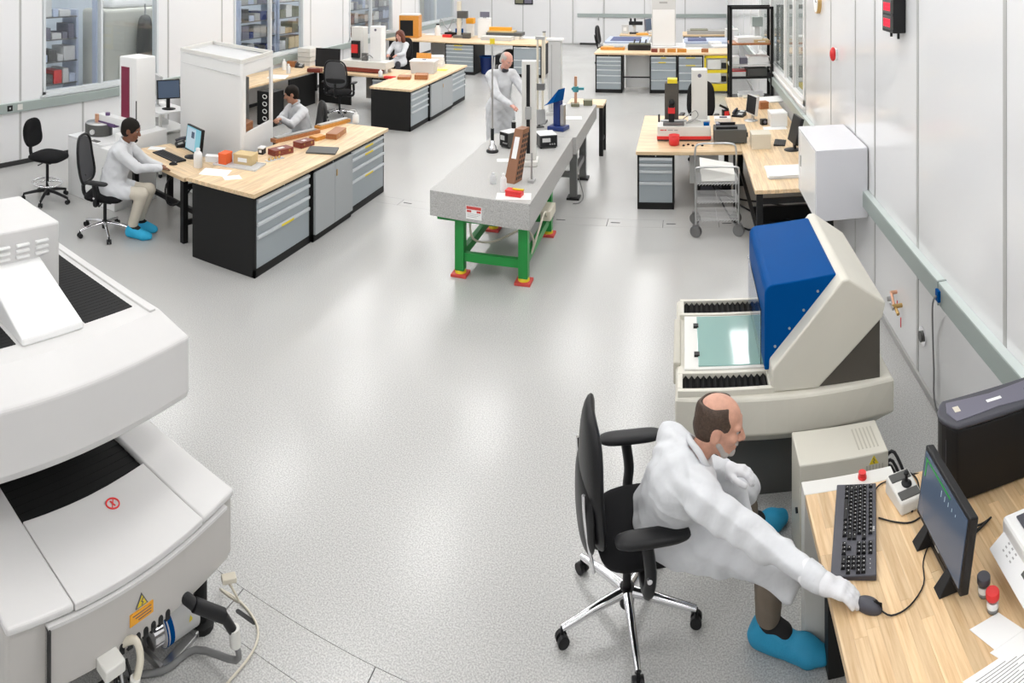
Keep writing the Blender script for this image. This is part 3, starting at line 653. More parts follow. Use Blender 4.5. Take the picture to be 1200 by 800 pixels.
def keyboard(loc, rz, label, w=.45, d=.18, full=True, m=None):
    t = thing('keyboard', label, 'keyboard', loc, rz)
    MB().hexa([(-w/2, -d/2, 0), (w/2, -d/2, 0), (w/2, d/2, 0), (-w/2, d/2, 0)], [(-w/2, -d/2, .014), (w/2, -d/2, .014), (w/2, d/2, .026), (-w/2, d/2, .026)]).build('case', m or M['charcoal'], t, bev=.004)
    if not full: 
        for r in range(4):
            y = d/2-.04-.028*r; MB().hexa([(-w/2+.015, y-.011, .015), (w/2-.015, y-.011, .015), (w/2-.015, y+.011, .015), (-w/2+.015, y+.011, .015)], [(-w/2+.017, y-.009, .027-.002*r), (w/2-.017, y-.009, .027-.002*r), (w/2-.017, y+.009, .028-.002*r), (-w/2+.017, y+.009, .028-.002*r)]).build('key_row', M['black'], t)
        return t
    u = w*.0424; k0 = {}
    def key(x, y, wd=1.0, hd=1.0):
        z = .014+.012*(y+d/2)/d
        kk = (wd, hd)
        if kk not in k0:
            a, b = u*wd/2-.001, u*hd/2-.001; c, e = a-.0028, b-.0028
            o = MB().hexa([(-a, -b, 0), (a, -b, 0), (a, b, 0), (-a, b, 0)], [(-c, -e, .009), (c, -e, .009), (c, e, .009), (-c, e, .009)]).build('key', M['black'], t)
            lg = box(-.0022, .0018, .0005, .004, .009, .0093).build('key_legend', M['grey_light'], o); k0[kk] = (o, lg)
        else:
            o0, l0 = k0[kk]; o = o0.copy(); COL.objects.link(o)
            if wd < 2.5: l = l0.copy(); COL.objects.link(l); l.parent = o
        o.location = (x, y, z)
    x00 = -w/2+.012; yt = d/2-.026
    for i in range(13):
        if i not in (1,): key(x00+u*(i+.5)+(.006*((i-1)//4) if i else 0), yt)
    for r, (off, n, lw, rw) in enumerate(((0, 13, 0, 2), (.5, 13, 1.5, 0), (.75, 11, 1.75, 2.2), (1.2, 10, 2.2, 2.7))):
        y = yt-u*(r+1.35); x = x00
        if lw: key(x+u*lw/2, y, lw); x += u*lw
        for i in range(n if r != 1 else 12): key(x+u/2, y); x += u
        if rw: key(x+u*(rw-.15)/2, y, rw-.15)
    y = yt-u*5.35
    for wd, xx in ((1.4, .7), (1.2, 2.1), (1.2, 3.4), (5.8, 7.0), (1.2, 10.6), (1.2, 11.9), (1.4, 13.3)): key(x00+u*xx, y, wd)
    xb = x00+u*15.3
    for i in range(3): key(xb+u*(i+.5), yt); key(xb+u*(i+.5), yt-u*1.35); key(xb+u*(i+.5), yt-u*2.35); key(xb+u*(i+.5), y)
    key(xb+u*1.5, y+u)
    xn = xb+u*3.35
    for r in range(4):
        for i in range(4):
            if i == 3 and r in (2,): continue
            key(xn+u*(i+.5), yt-u*(1.35+r))
    key(xn+u, y, 2); key(xn+u*2.5, y)
    for i in range(3): MB().cyl((xn+u*(i+.8), yt, .023), (xn+u*(i+.8), yt, .0265), .002, n=8).build('indicator', M['grey_light'], t)
    return t
kc = V(.765, 2.965, DZ)
kb = keyboard(kc, math.radians(-106+0), 'black full size keyboard lying on the near butcher block desk', w=.50, d=.19)
text('DELL', .013, M['paper'], Matrix.Translation((.02, .083, .0266)), kb, 'maker_lettering')

def near_items():
    # mouse
    t = thing('computer_mouse', 'black computer mouse under the gloved hand on the near desk', 'mouse', (.725, 2.595, DZ), math.radians(-125))
    m = MB(); m.ell((0, 0, .004), (.031, .058, .034), n=20, m=12, zmin=-.1); m.build('shell', M['charcoal'], t)
    MB().cyl((-.004, .03, .031), (.004, .03, .031), .009, n=14).build('wheel', M['black'], t); box(-.0006, .0006, .005, .056, .012, .0365).build('button_split', M['black'], t)
    MB().tube([(.76, 2.57, DZ+.012), (.80, 2.535, DZ+.005), (.88, 2.55, DZ+.005), (.965, 2.62, DZ+.005), (1.0, 2.72, DZ+.005), (1.06, 2.80, DZ+.005), (1.12, 2.86, DZ+.005), (1.2, 2.9, DZ+.005)], .003, n=6).build('mouse_cable', M['black'], label='thin black mouse cable curving across the desk to the monitor', cat='cable')
    # joystick box
    t = thing('joystick_controller', 'grey joystick control box with two black keypads behind the keyboard', 'controller', (1.035, 3.07, DZ), math.radians(10))
    MB().hexa([(-.065, -.085, 0), (.065, -.085, 0), (.065, .085, 0), (-.065, .085, 0)], [(-.06, -.08, .055), (.06, -.08, .055), (.06, .08, .085), (-.06, .08, .085)]).build('case', M['offwhite'], t, bev=.012, seg=3)
    for yc, h in ((-.045, .061), (.048, .078)):
        MB().bx(-.052, .052, yc-.022, yc+.022, h-.004, h+.005, tilt=.185).build('keypad', M['dark_grey'], t, bev=.004)
    MB().lathe([(.026, 0), (.024, .008), (.012, .014)], (.012, .004, .068)).build('joystick_gaiter', M['black'], t)
    MB().cyl((.012, .004, .08), (.012, .006, .115), .007).ell((.012, .006, .118), (.013, .013, .011)).build('joystick', M['black'], t)
    MB().tube([(1.06, 3.155, DZ+.03), (1.10, 3.20, DZ+.02), (1.13, 3.16, DZ+.006), (1.10, 3.05, DZ+.006), (1.04, 2.985, DZ+.006)], .0045, n=6).build('controller_cable', M['black'], label='black cable looped beside the joystick box', cat='cable')
    MB().tube([(.90, 3.14, DZ+.012), (.95, 3.19, DZ+.006), (1.02, 3.20, DZ+.006), (1.11, 3.205, DZ+.006), (1.2, 3.22, DZ-.03), (1.22, 3.3, .6)], .0035, n=6).build('keyboard_cable', M['black'], label='thin black keyboard cable running behind the joystick box', cat='cable')
    MB().tube([(.885, 3.00, DZ+.005), (.95, 2.955, DZ+.005), (1.02, 2.93, DZ+.005), (1.10, 2.95, DZ+.005), (1.18, 2.93, DZ+.005)], .0035, n=6).build('desk_cable', M['black'], label='thin black cable between keyboard and monitor on the near desk', cat='cable')
    # monitor facing the operator
    t = thing('monitor', 'black flat monitor with dark lit screen on the near desk', 'monitor', (1.055, 2.69, DZ), math.radians(2))
    Wm, Hm = .46, .295; tl_ = math.radians(9)
    Rm = Matrix.Rotation(tl_, 4, 'Y'); Tm = Matrix.Translation((0, 0, .055))
    def mm(mb): mb.v = [tuple(Tm @ Rm @ V(*p)) for p in mb.v]; return mb
    mm(box(-.006, .034, -Wm/2, Wm/2, 0, Hm)).build('case', M['black'], t, bev=.006)
    sc = mm(box(-.009, -.005, -Wm/2+.016, Wm/2-.016, .022, Hm-.016)).build('screen', M['screen'], t)
    mm(box(-.0105, -.008, -.06, Wm/2-.03, Hm-.043, Hm-.035)).build('screen_line', M['screen_green'], sc); mm(box(-.0105, -.008, Wm/2-.045, Wm/2-.034, Hm-.11, Hm-.035)).build('screen_line', M['screen_green'], sc)
    for k in range(5): mm(box(-.0105, -.008, .02-.035*k, .022-.035*k, Hm-.085+.004*k, Hm-.06)).build('screen_mark', M['screen_pale'], sc)
    mm(box(-.0075, -.005, -.02, .02, .007, .014)).build('maker_badge', M['grey'], t)
    for s_ in (-1, 1): MB().hexa([(-.06, .12*s_-.03, 0), (.07, .12*s_-.03, 0), (.07, .12*s_+.03, 0), (-.06, .12*s_+.03, 0)], [(.0, .12*s_-.02, .075), (.05, .12*s_-.02, .075), (.05, .12*s_+.02, .075), (.0, .12*s_+.02, .075)]).build('stand_foot', M['black'], t, bev=.003)
    box(.005, .05, -.13, .13, .005, .03).build('stand_bar', M['black'], t)
    # tower computer
    t = thing('tower_computer', 'black tower computer with grey top lying along the right wall on the desk', 'computer', (1.20, 2.955, DZ))
    Lc, Wc, Hc = .55, .205, .372
    sh = [(.06, 0), (Lc, 0), (Lc, Wc), (.06, Wc)] + [(.06-.055*math.sin(math.pi*i/8), Wc-Wc*i/8) for i in range(1, 8)]
    MB().prism(sh, .008, Hc-.03).build('case', M['black'], t, bev=.006)
    MB().prism([(x*1.0-(.004 if x < .06 else 0), y) for x, y in sh], Hc-.03, Hc-.006).build('top_rim', M['charcoal'], t, bev=.01, seg=3)
    tp = [(.07, .03), (.3, .05), (Lc-.03, .028), (Lc-.02, Wc-.03), (.3, Wc-.045), (.07, Wc-.03), (.045, Wc/2)]
    tpm = MB().prism(tp, Hc-.008, Hc-.002).build('top_panel', M['slate'], t, bev=.004)
    box(.26, .34, .095, .115, Hc-.002, Hc-.001).build('white_sticker', M['paper'], tpm); box(.085, .115, .09, .13, Hc-.002, Hc-.001).build('cream_sticker', M['cream'], tpm)
    MB().cyl((.49, .10, Hc-.0025), (.49, .10, Hc-.0005), .02, n=20).build('power_button', M['black'], tpm)
    for x in (.1, Lc-.08): 
        for y in (.03, Wc-.03): MB().cyl((x, y, 0), (x, y, .01), .014, n=10).build('foot', M['black'], t)
    box(.02, .028, .05, .155, .06, .28).build('front_bezel', M['charcoal'], t)
    for k in range(3):
        MB().tube([(1.36, 2.80, DZ+.02), (1.25+.03*k, 2.76+.02*k, DZ+.006), (1.18, 2.74+.03*k, DZ+.006), (1.135, 2.72, DZ+.05)], .0042, n=6).build('monitor_cable', M['black'], label='%s black lead behind the near monitor towards the printer' % ('lowest', 'middle', 'highest')[k], cat='cable', group='leads behind the near monitor')
    # printer
    t = thing('desktop_printer', 'white desktop printer with dark tray and small display at the desk end', 'printer', (1.275, 2.19, DZ), 0)
    box(.03, .52, .0, .40, .0, .20).build('body', M['white'], t, bev=.02, seg=3)
    box(.08, .50, .04, .36, .20, .208).build('top_tray', M['charcoal'], t, bev=.003)
    MB().hexa([(.0, .02, .07), (.05, .02, .03), (.05, .38, .03), (.0, .38, .07)], [(-.04, .02, .10), (.06, .02, .17), (.06, .38, .17), (-.04, .38, .10)]).build('control_panel', M['white_gloss'], t, bev=.006)
    def cp(u, w, y0, y1, name, m): 
        q = lambda s, y: (-.04+.10*s, y, .1012+.07*s)
        MB().add([q(u, y0), q(w, y0), q(w, y1), q(u, y1)], [(0, 1, 2, 3)]).build(name, m, t)
    cp(.45, .7, .12, .18, 'display', M['dark_grey'])
    for i in range(3):
        for j in range(3): cp(.35+.13*i, .40+.13*i, .25+.03*j, .262+.03*j, 'button', M['grey'])
    # two sample jars
    for (x, y, m, nm, lb) in ((1.174, 2.487, 'charcoal', 'black', 'clear sample jar with a dark lid beside the monitor'), (1.177, 2.412, 'red', 'red', 'clear sample jar with a bright red lid in front of the dark-lidded one')):
        t = thing('sample_jar', lb, 'jar', (x, y, DZ))
        MB().lathe([(.020, 0), (.023, .004), (.023, .052), (.020, .055)]).build('jar_body', M['clear'], t); MB().lathe([(.019, .004), (.019, .02)]).build('contents', M['grey'], t)
        MB().lathe([(.0265, .052), (.0275, .054), (.0275, .074), (.025, .077)], n=28).build('lid', M[m], t)
        MB().lathe([(.0235, .018), (.0235, .042)]).build('jar_label', M['paper'], t)
    # papers
    def sheet(pts, z, label, cat, lines=0, lb2=None):
        t = MB().prism([p[:2] for p in pts], z, z+.0015).build('paper_sheet', M['paper'], label=label, cat=cat)
        c = sum((V(*p[:2]) for p in pts), V(0, 0))/len(pts)
        for k in range(lines):
            a = V(*pts[0][:2]).lerp(V(*pts[3][:2]), .12+.8*k/lines); b = V(*pts[1][:2]).lerp(V(*pts[2][:2]), .12+.8*k/lines); d = b-a; nrm = V(-d.y, d.x).normalized()*.0012
            p, q = a+d*.1, a+d*(.55+.35*((k*7) % 5)/5)
            MB().add([(*(p-nrm), z+.0017), (*(q-nrm), z+.0017), (*(q+nrm), z+.0017), (*(p+nrm), z+.0017)], [(0, 1, 2, 3)]).build('print_line', M['ink'], t)
        return t
    sheet([P(1136, 738, DZ), P(1166, 762, DZ), P(1200, 738, DZ), P(1170, 718, DZ)], DZ+.001, 'small blank white note sheet between the jars and printed papers', 'paper')
    sheet([P(1160, 765, DZ), P(1176, 775, DZ), P(1215, 742, DZ), P(1200, 737, DZ)], DZ+.0003, 'narrow white slip under the small blank note sheet', 'paper')
    sheet([P(1195, 842, DZ), P(1255, 780, DZ), P(1205, 748, DZ), P(1128, 800, DZ)][::-1], DZ+.003, 'printed white paper sheets at the near end of the desk', 'paper', lines=14)
near_items()
# ------------------------------------------------------------------ smooth solids for people (signed distance fields, surface nets)
def rc(p0, p1, r0, r1=None, k=.03): return ('c', np.array(p0, float), np.array(p1, float), r0, r0 if r1 is None else r1, k)
def el(c, r, R=None, k=.03): return ('e', np.array(c, float), np.array(r, float), R, k)
def sub(pr, k=.01): return ('s', pr, k)
def prim_box(p):
    if p[0] == 'c': m = max(p[3], p[4]); return np.minimum(p[1], p[2])-m, np.maximum(p[1], p[2])+m, p[5]
    m = max(p[2]); return p[1]-m, p[1]+m, p[4]
def prim_d(p, X, Y, Z):
    if p[0] == 'c':
        a, b, r0, r1 = p[1:5]; d = b-a; L2 = max(float(d @ d), 1e-9)
        h = np.clip(((X-a[0])*d[0]+(Y-a[1])*d[1]+(Z-a[2])*d[2])/L2, 0, 1)
        return np.sqrt((X-a[0]-h*d[0])**2+(Y-a[1]-h*d[1])**2+(Z-a[2]-h*d[2])**2)-(r0+(r1-r0)*h)
    c, r, R = p[1:4]; q = [X-c[0], Y-c[1], Z-c[2]]
    if R is not None: q = [q[0]*R[0][i]+q[1]*R[1][i]+q[2]*R[2][i] for i in range(3)]
    k0 = np.sqrt((q[0]/r[0])**2+(q[1]/r[1])**2+(q[2]/r[2])**2)+1e-9; k1 = np.sqrt((q[0]/r[0]**2)**2+(q[1]/r[1]**2)**2+(q[2]/r[2]**2)**2)+1e-9
    return k0*(k0-1)/k1
def sdf_mesh(prims, vox, wob=None):
    lo = np.min([prim_box(p)[0] for p in prims if p[0] != 's'], axis=0)-3*vox; hi = np.max([prim_box(p)[1] for p in prims if p[0] != 's'], axis=0)+3*vox
    n = np.ceil((hi-lo)/vox).astype(int)+1
    ax = [lo[i]+vox*np.arange(n[i]) for i in range(3)]
    D = np.full(n, 1.0, np.float32)
    for p in prims:
        neg = p[0] == 's'; k = p[2] if neg else None
        q = p[1] if neg else p
        a, b, kk = prim_box(q); k = kk if k is None else k
        m = k+2*vox+.004
        i0 = np.maximum(((a-m-lo)/vox).astype(int), 0); i1 = np.minimum(((b+m-lo)/vox).astype(int)+2, n)
        if (i1 <= i0).any(): continue
        sl = tuple(slice(i0[i], i1[i]) for i in range(3))
        Xg, Yg, Zg = np.meshgrid(ax[0][sl[0]], ax[1][sl[1]], ax[2][sl[2]], indexing='ij', sparse=True)
        d = prim_d(q, Xg, Yg, Zg); c = D[sl]
        if neg: d = -d; h = np.clip(.5-.5*(c-d)/k, 0, 1); D[sl] = c*(1-h)+d*h+k*h*(1-h)
        else: h = np.clip(.5+.5*(c-d)/k, 0, 1); D[sl] = np.minimum(c*(1-h)+d*h-k*h*(1-h), c)
    if wob:
        Xg, Yg, Zg = np.meshgrid(*ax, indexing='ij', sparse=True)
        D = D + (wob*(np.sin(Xg*31+np.sin(Yg*23)*1.7+Zg*13)*np.sin(Yg*27+Zg*37+np.sin(Xg*17)*1.5) + .9*np.abs(np.sin(Xg*11+Zg*26+1.6*np.sin(Yg*15+Xg*9)))**.7 - .55)).astype(np.float32)
    ins = D < 0
    cell = np.zeros(n-1, np.int8)
    for dx in (0, 1):
        for dy in (0, 1):
            for dz in (0, 1): cell += ins[dx:n[0]-1+dx, dy:n[1]-1+dy, dz:n[2]-1+dz]
    act = (cell > 0) & (cell < 8); idx = np.full(n-1, -1, np.int64); ci = np.argwhere(act); idx[act] = np.arange(len(ci))
    acc = np.zeros((len(ci), 3)); cnt = np.zeros(len(ci))
    cor = [(dx, dy, dz) for dx in (0, 1) for dy in (0, 1) for dz in (0, 1)]
    vals = {c: D[ci[:, 0]+c[0], ci[:, 1]+c[1], ci[:, 2]+c[2]] for c in cor}
    for c in cor:
        for a in range(3):
            if c[a] == 0:
                e = list(c); e[a] = 1; e = tuple(e); v0, v1 = vals[c], vals[e]; cr = (v0 < 0) != (v1 < 0)
                t = np.where(cr, v0/np.where(cr, v0-v1, 1), 0)
                pt = np.tile(np.array(c, float), (len(ci), 1)); pt[:, a] += t
                acc[cr] += pt[cr]; cnt[cr] += 1
    vs = lo + vox*(ci+acc/np.maximum(cnt, 1)[:, None])
    faces = []
    for a in range(3):
        b, c = (a+1) % 3, (a+2) % 3
        s0 = [slice(None)]*3; s1 = [slice(None)]*3; s0[a] = slice(0, -1); s1[a] = slice(1, None)
        for s in (s0, s1):
            for q in (b, c): s[q] = slice(1, -1)
        A_, B_ = ins[tuple(s0)], ins[tuple(s1)]
        ed = np.argwhere(A_ != B_)
        if not len(ed): continue
        flip = A_[ed[:, 0], ed[:, 1], ed[:, 2]]
        base = ed.copy(); base[:, b] += 1; base[:, c] += 1
        def cid(db, dc):
            q = base.copy(); q[:, b] += db; q[:, c] += dc; return idx[q[:, 0], q[:, 1], q[:, 2]]
        quad = np.stack([cid(-1, -1), cid(0, -1), cid(0, 0), cid(-1, 0)], 1)
        quad[~flip] = quad[~flip][:, ::-1]
        faces.append(quad)
    return vs, np.concatenate(faces)
def sdf_obj(name, prims, vox, m, parent, wob=None, org=(0, 0, 0), label=None):
    vs, fs = sdf_mesh(prims, vox, wob)
    me = bpy.data.meshes.new(name); vs = vs-np.array(org)
    me.from_pydata(vs.tolist(), [], fs.tolist()); me.polygons.foreach_set('use_smooth', [True]*len(fs)); me.update(); me.materials.append(m)
    o = bpy.data.objects.new(name, me); COL.objects.link(o); o.parent = parent
    if label: o['label'] = label
    return o
def nv(v): v = np.array(v, float); return v/np.linalg.norm(v)
def head_prims(c, fwd, up, s=1.0):
    f = nv(fwd); u = np.array(up, float); u = nv(u-f*(u @ f)); r = np.cross(f, u)       # r points to the person's right
    R = np.stack([r, f, u], 1)
    g = lambda x, y, z: np.array(c)+s*(r*x+f*y+u*z)
    p = [el(g(0, -.008, .03), (.078*s, .098*s, .088*s), R, .02), el(g(0, .025, -.045), (.062*s, .066*s, .078*s), R, .035), rc(g(-.03, .045, -.098), g(.03, .045, -.098), .021*s, k=.03), rc(g(0, .066, -.104), g(0, .07, -.104), .018*s, k=.02),
         rc(g(0, .092, .012), g(0, .112, -.032), .009*s, .015*s, .012), el(g(.016, .098, -.036), (.010*s, .012*s, .008*s), R, .008), el(g(-.016, .098, -.036), (.010*s, .012*s, .008*s), R, .008),
         rc(g(-.04, .082, .028), g(.04, .082, .028), .014*s, k=.015), el(g(.045, .07, -.02), (.022*s, .02*s, .02*s), R, .02), el(g(-.045, .07, -.02), (.022*s, .02*s, .02*s), R, .02),
         rc(g(-.02, .087, -.066), g(.02, .087, -.066), .009*s, k=.008), rc(g(-.016, .084, -.078), g(.016, .084, -.078), .010*s, k=.008)]
    for q in (1, -1):
        p += [sub(el(g(.032*q, .098, .008), (.017*s, .014*s, .010*s), R), .010), el(g(.080*q, -.008, -.012), (.011*s, .021*s, .034*s), R, .008), sub(el(g(.091*q, -.004, -.010), (.007*s, .012*s, .02*s), R), .006)]
    return p, g, R
def hand_prims(w, d, n, side, s=1.0, curl=.5, fat=0.0, spread=.06, k=.007):
    """w wrist, d pointing direction, n back-of-hand normal, side +1 when the thumb lies along cross(d,n)"""
    d = nv(d); n = np.array(n, float); n = nv(n-d*(n @ d)); x = np.cross(d, n)*side; w = np.array(w, float)
    P_ = lambda a, b, c: w+s*(d*a+x*b+n*c)
    f = fat
    p = [rc(P_(-.03, 0, 0), P_(.02, 0, 0), .024*s+f, .027*s+f, .02)]
    for b in (-.027, -.009, .009, .026): p.append(rc(P_(.02, b*.7, 0), P_(.082, b, 0), .016*s+f, .0135*s+f, .014))
    for b, L, sp in ((.029, .068, 1.0), (.010, .078, .3), (-.009, .072, -.4), (-.027, .056, -1.1)):
        a = np.array(P_(.085, b, .002)); ang = .15; rad = .0092*s+f
        for i, fr in enumerate((.45, .32, .23)):
            ang += curl*(.55 if i == 0 else .75)
            dd = d*math.cos(ang)-n*math.sin(ang)+x*sp*spread*(1 if i == 0 else .3)
            e = a+nv(dd)*L*fr*s; p.append(rc(a, e, rad, rad*.92, k)); a = e; rad *= .92
    a = P_(.025, .030, -.006); 
    for i, (L, dv) in enumerate(((.042, (.75, .65, -.25)), (.034, (.92, .25, -.32)), (.026, (.95, .0, -.35)))):
        e = a+s*L*nv(d*dv[0]+x*dv[1]+n*dv[2]); p.append(rc(a, e, .0118*s+f-.0006*i, .0108*s+f-.0006*i, .012 if i == 0 else k)); a = e
    return p
def person(label, J, skin, coat_m, trouser_m, shoe_m, hair, vox=.012, hs=1.0, gloves=None, seated=True, hands=(None, None), feet=True, scale=1.0, coat_len=.38, extra_coat=(), group=None, cw=.005):
    """J: joints in world space; R and L are the person's own sides"""
    pel, ch, nk, hd = (np.array(J[k], float) for k in ('pelvis', 'chest', 'neck', 'head'))
    org = J.get('org', (pel[0], pel[1], 0)); t = thing('person', label, 'person', org, group=group)
    j = {k: np.array(v, float) for k, v in J.items()}
    hp, g, R = head_prims(hd, J['face'], J.get('headup', hd-nk), hs)
    sp = nv(ch-pel)
    body = hp + [rc(nk-sp*.03, hd-.03*nv(hd-nk), .052, .05, .03), rc(pel, ch, .10, .10, .05), rc(j['shR'], j['shL'], .045, .045, .04)]
    for s in 'RL':
        body += [rc(j['sh'+s], j['el'+s], .036, .033, .03), rc(j['el'+s], j['wr'+s], .032, .025, .02)]
        body += [rc(j['hip'+s], j['kn'+s], .065, .048, .04), rc(j['kn'+s], j['an'+s], .046, .035, .03), rc(j['an'+s]-np.array((0, 0, .06)), j['toe'+s], .036, .03, .03), rc(j['an'+s]-np.array((0, 0, .05)), j['an'+s]-np.array((0, 0, .06))-.03*nv((j['toe'+s]-j['an'+s])*np.array((1, 1, 0))), .034, .03, .02)]
    hnd = []
    for s, h in zip('RL', hands):
        if h is None: body.append(rc(j['wr'+s], j['wr'+s]+.07*nv(j['wr'+s]-j['el'+s]), .028, .03, .02)); continue
        hnd = hand_prims(j['wr'+s], h['d'], h['n'], h['side'], s=h.get('s', 1.0), curl=h.get('curl', .5), spread=h.get('spread', .06)); body += hnd
    sdf_obj('body', body, vox, skin, t, org=org)
    # eyes
    for q in (1, -1):
        e = MB(); c = g(.032*q, .0805, .008)-np.array(org); e.ell(tuple(c), (.0118*hs,)*3, n=12, m=8); eo = e.build('eye', M['eye'], t)
        c2 = c+R[:, 1]*.0095*hs; MB().ell(tuple(c2), (.006*hs,)*3, n=10, m=6).build('iris', M['iris'], eo)
    hair(t, g, R, hs, vox, org)
    # coat
    ct = [rc(pel+sp*.02, ch-sp*.04, .155, .16, .06), rc(j['shR']*.86+j['shL']*.14, j['shL']*.86+j['shR']*.14, .088, .088, .06), rc(ch, nk-sp*.015, .12, .062, .04)]
    for s in 'RL':
        m_ = j['el'+s]*.0; ct += [rc(j['sh'+s], j['el'+s], .074, .062, .03), rc(j['el'+s], j['wr'+s], .056, .043, .025)]
        if seated:
            e = j['hip'+s]+(j['kn'+s]-j['hip'+s])*min(1, coat_len/ max(.01, np.linalg.norm(j['kn'+s]-j['hip'+s])))
            ct += [rc(j['hip'+s], e, .115, .088, .06)]
        else:
            e = j['hip'+s]+(j['kn'+s]-j['hip'+s])*1.1; ct += [rc(j['hip'+s], e, .13, .125, .08)]
    ct += [sub(rc(nk, nk+(hd-nk)*.8, .052, .07), .008)]
    ct += list(extra_coat)
    co = sdf_obj('lab_coat', ct, vox, coat_m, t, wob=cw, org=org)
    # collar
    n0 = nk-np.array(org); zz = nv(hd-nk); a = nv(np.cross(zz, [1, 0, .13])); b = np.cross(zz, a); cl_ = MB(); f_ = nv(np.array(J['face'], float)*np.array([1, 1, 0]))
    ring = []
    for i in range(17):
        an = 2*math.pi*(i/16); v = a*math.cos(an)+b*math.sin(an); ring.append(n0+v*.07+zz*(.012-.03*max(0, v @ f_)))
    cl_.tube([tuple(q) for q in ring[:-1]], .016, n=8, smooth=2, closed=True); cl_.build('collar', coat_m, co)
    for s in 'RL':
        a_ = nv(j['wr'+s]-j['el'+s]); c0 = j['wr'+s]-a_*.015-np.array(org); MB().cyl(tuple(c0-a_*.055), tuple(c0), .050, .046, n=20).build('cuff', coat_m, co, bev=.004)
    # trousers, shoes
    tr_ = []
    for s in 'RL':
        an = j['an'+s]+np.array((0, 0, .05))
        tr_ += [rc(pel, j['hip'+s], .10, .085, .05), rc(j['hip'+s], j['kn'+s], .085, .07, .04), rc(j['kn'+s], an, .073, .062, .03)]
        sk = [rc(j['an'+s]+np.array((0, 0, .06)), j['an'+s], .052, .05, .02), rc(j['an'+s], j['an'+s]*.7+j['toe'+s]*.3, .05, .046, .02)]
        if feet:
            d = nv((j['toe'+s]-j['an'+s])*np.array((1, 1, 0))); zf = np.array((0, 0, 1.0)); a0 = j['an'+s]; toe = j['toe'+s]; fl_ = toe[2]
            sh = [rc(np.array((*(a0-d*.045)[:2], fl_+.02)), np.array((*(toe-d*.06)[:2], fl_+.005)), .056, .058, .03), rc(np.array((*(toe-d*.07)[:2], fl_+.005)), toe, .056, .042, .03), rc(a0-d*.015-zf*.02, a0+d*.07-zf*.05, .062, .054, .03), sub(el((*(a0+d*.05)[:2], fl_-.09), (.4, .4, .045)), .006)]
            sdf_obj('shoe_cover', sh, min(vox, .009), shoe_m, t, wob=.003, org=org); sdf_obj('sock', sk, .01, M['sock'], t, org=org)
    sdf_obj('trousers', tr_, vox, trouser_m, t, wob=.002, org=org)
    if gloves:
        for s, h in zip('RL', hands):
            if h is None: continue
            hp_ = hand_prims(j['wr'+s], h['d'], h['n'], h['side'], s=h.get('s', 1.0), curl=h.get('curl', .5), fat=.0035, spread=h.get('spread', .06), k=.006)
            hp_.append(rc(j['wr'+s]-.07*nv(j['wr'+s]-j['el'+s]), j['wr'+s]+.02*nv(j['wr'+s]-j['el'+s]), .046, .034, .02))
            sdf_obj('glove', hp_, min(vox, .005), gloves, t, org=org)
    return t, g, R
def hair_cap(m, front=.02, low=-.06, thick=.012, top=True, bald=False, name='hair', crown=False):
    def fn(t, g, R, hs, vox, org):
        p = [el(g(0, -.014, .032), ((.078+thick)*hs, (.098+thick)*hs, (.088+thick)*hs), R, .02), el(g(0, -.045, -.03), (.072*hs, .066*hs, .075*hs), R, .03),
             sub(el(g(0, .16, -.06), (.13*hs, .115*hs, .125*hs), R), .015), sub(el(g(0, .02, -.20), (.2*hs, .2*hs, .12*hs), R), .01)]
        for q in (1, -1): p.append(sub(el(g(.088*q, .0, -.02), (.022*hs, .028*hs, .04*hs), R), .01))
        if bald: p += [sub(el(g(0, .03, .125), (.058*hs, .115*hs, .085*hs), R), .02), sub(el(g(0, .13, .03), (.10*hs, .10*hs, .12*hs), R), .02)]
        if crown: p += [sub(el(g(0, -.04, .135), (.066*hs, .088*hs, .085*hs), R), .014), sub(el(g(.045, .12, .10), (.07*hs, .095*hs, .085*hs), R), .012), sub(el(g(-.045, .12, .10), (.07*hs, .095*hs, .085*hs), R), .012), sub(el(g(.0, .13, .01), (.10*hs, .10*hs, .12*hs), R), .012)]
        sdf_obj(name, p, min(vox, .007), m, t, wob=.0025, org=org)
    return fn

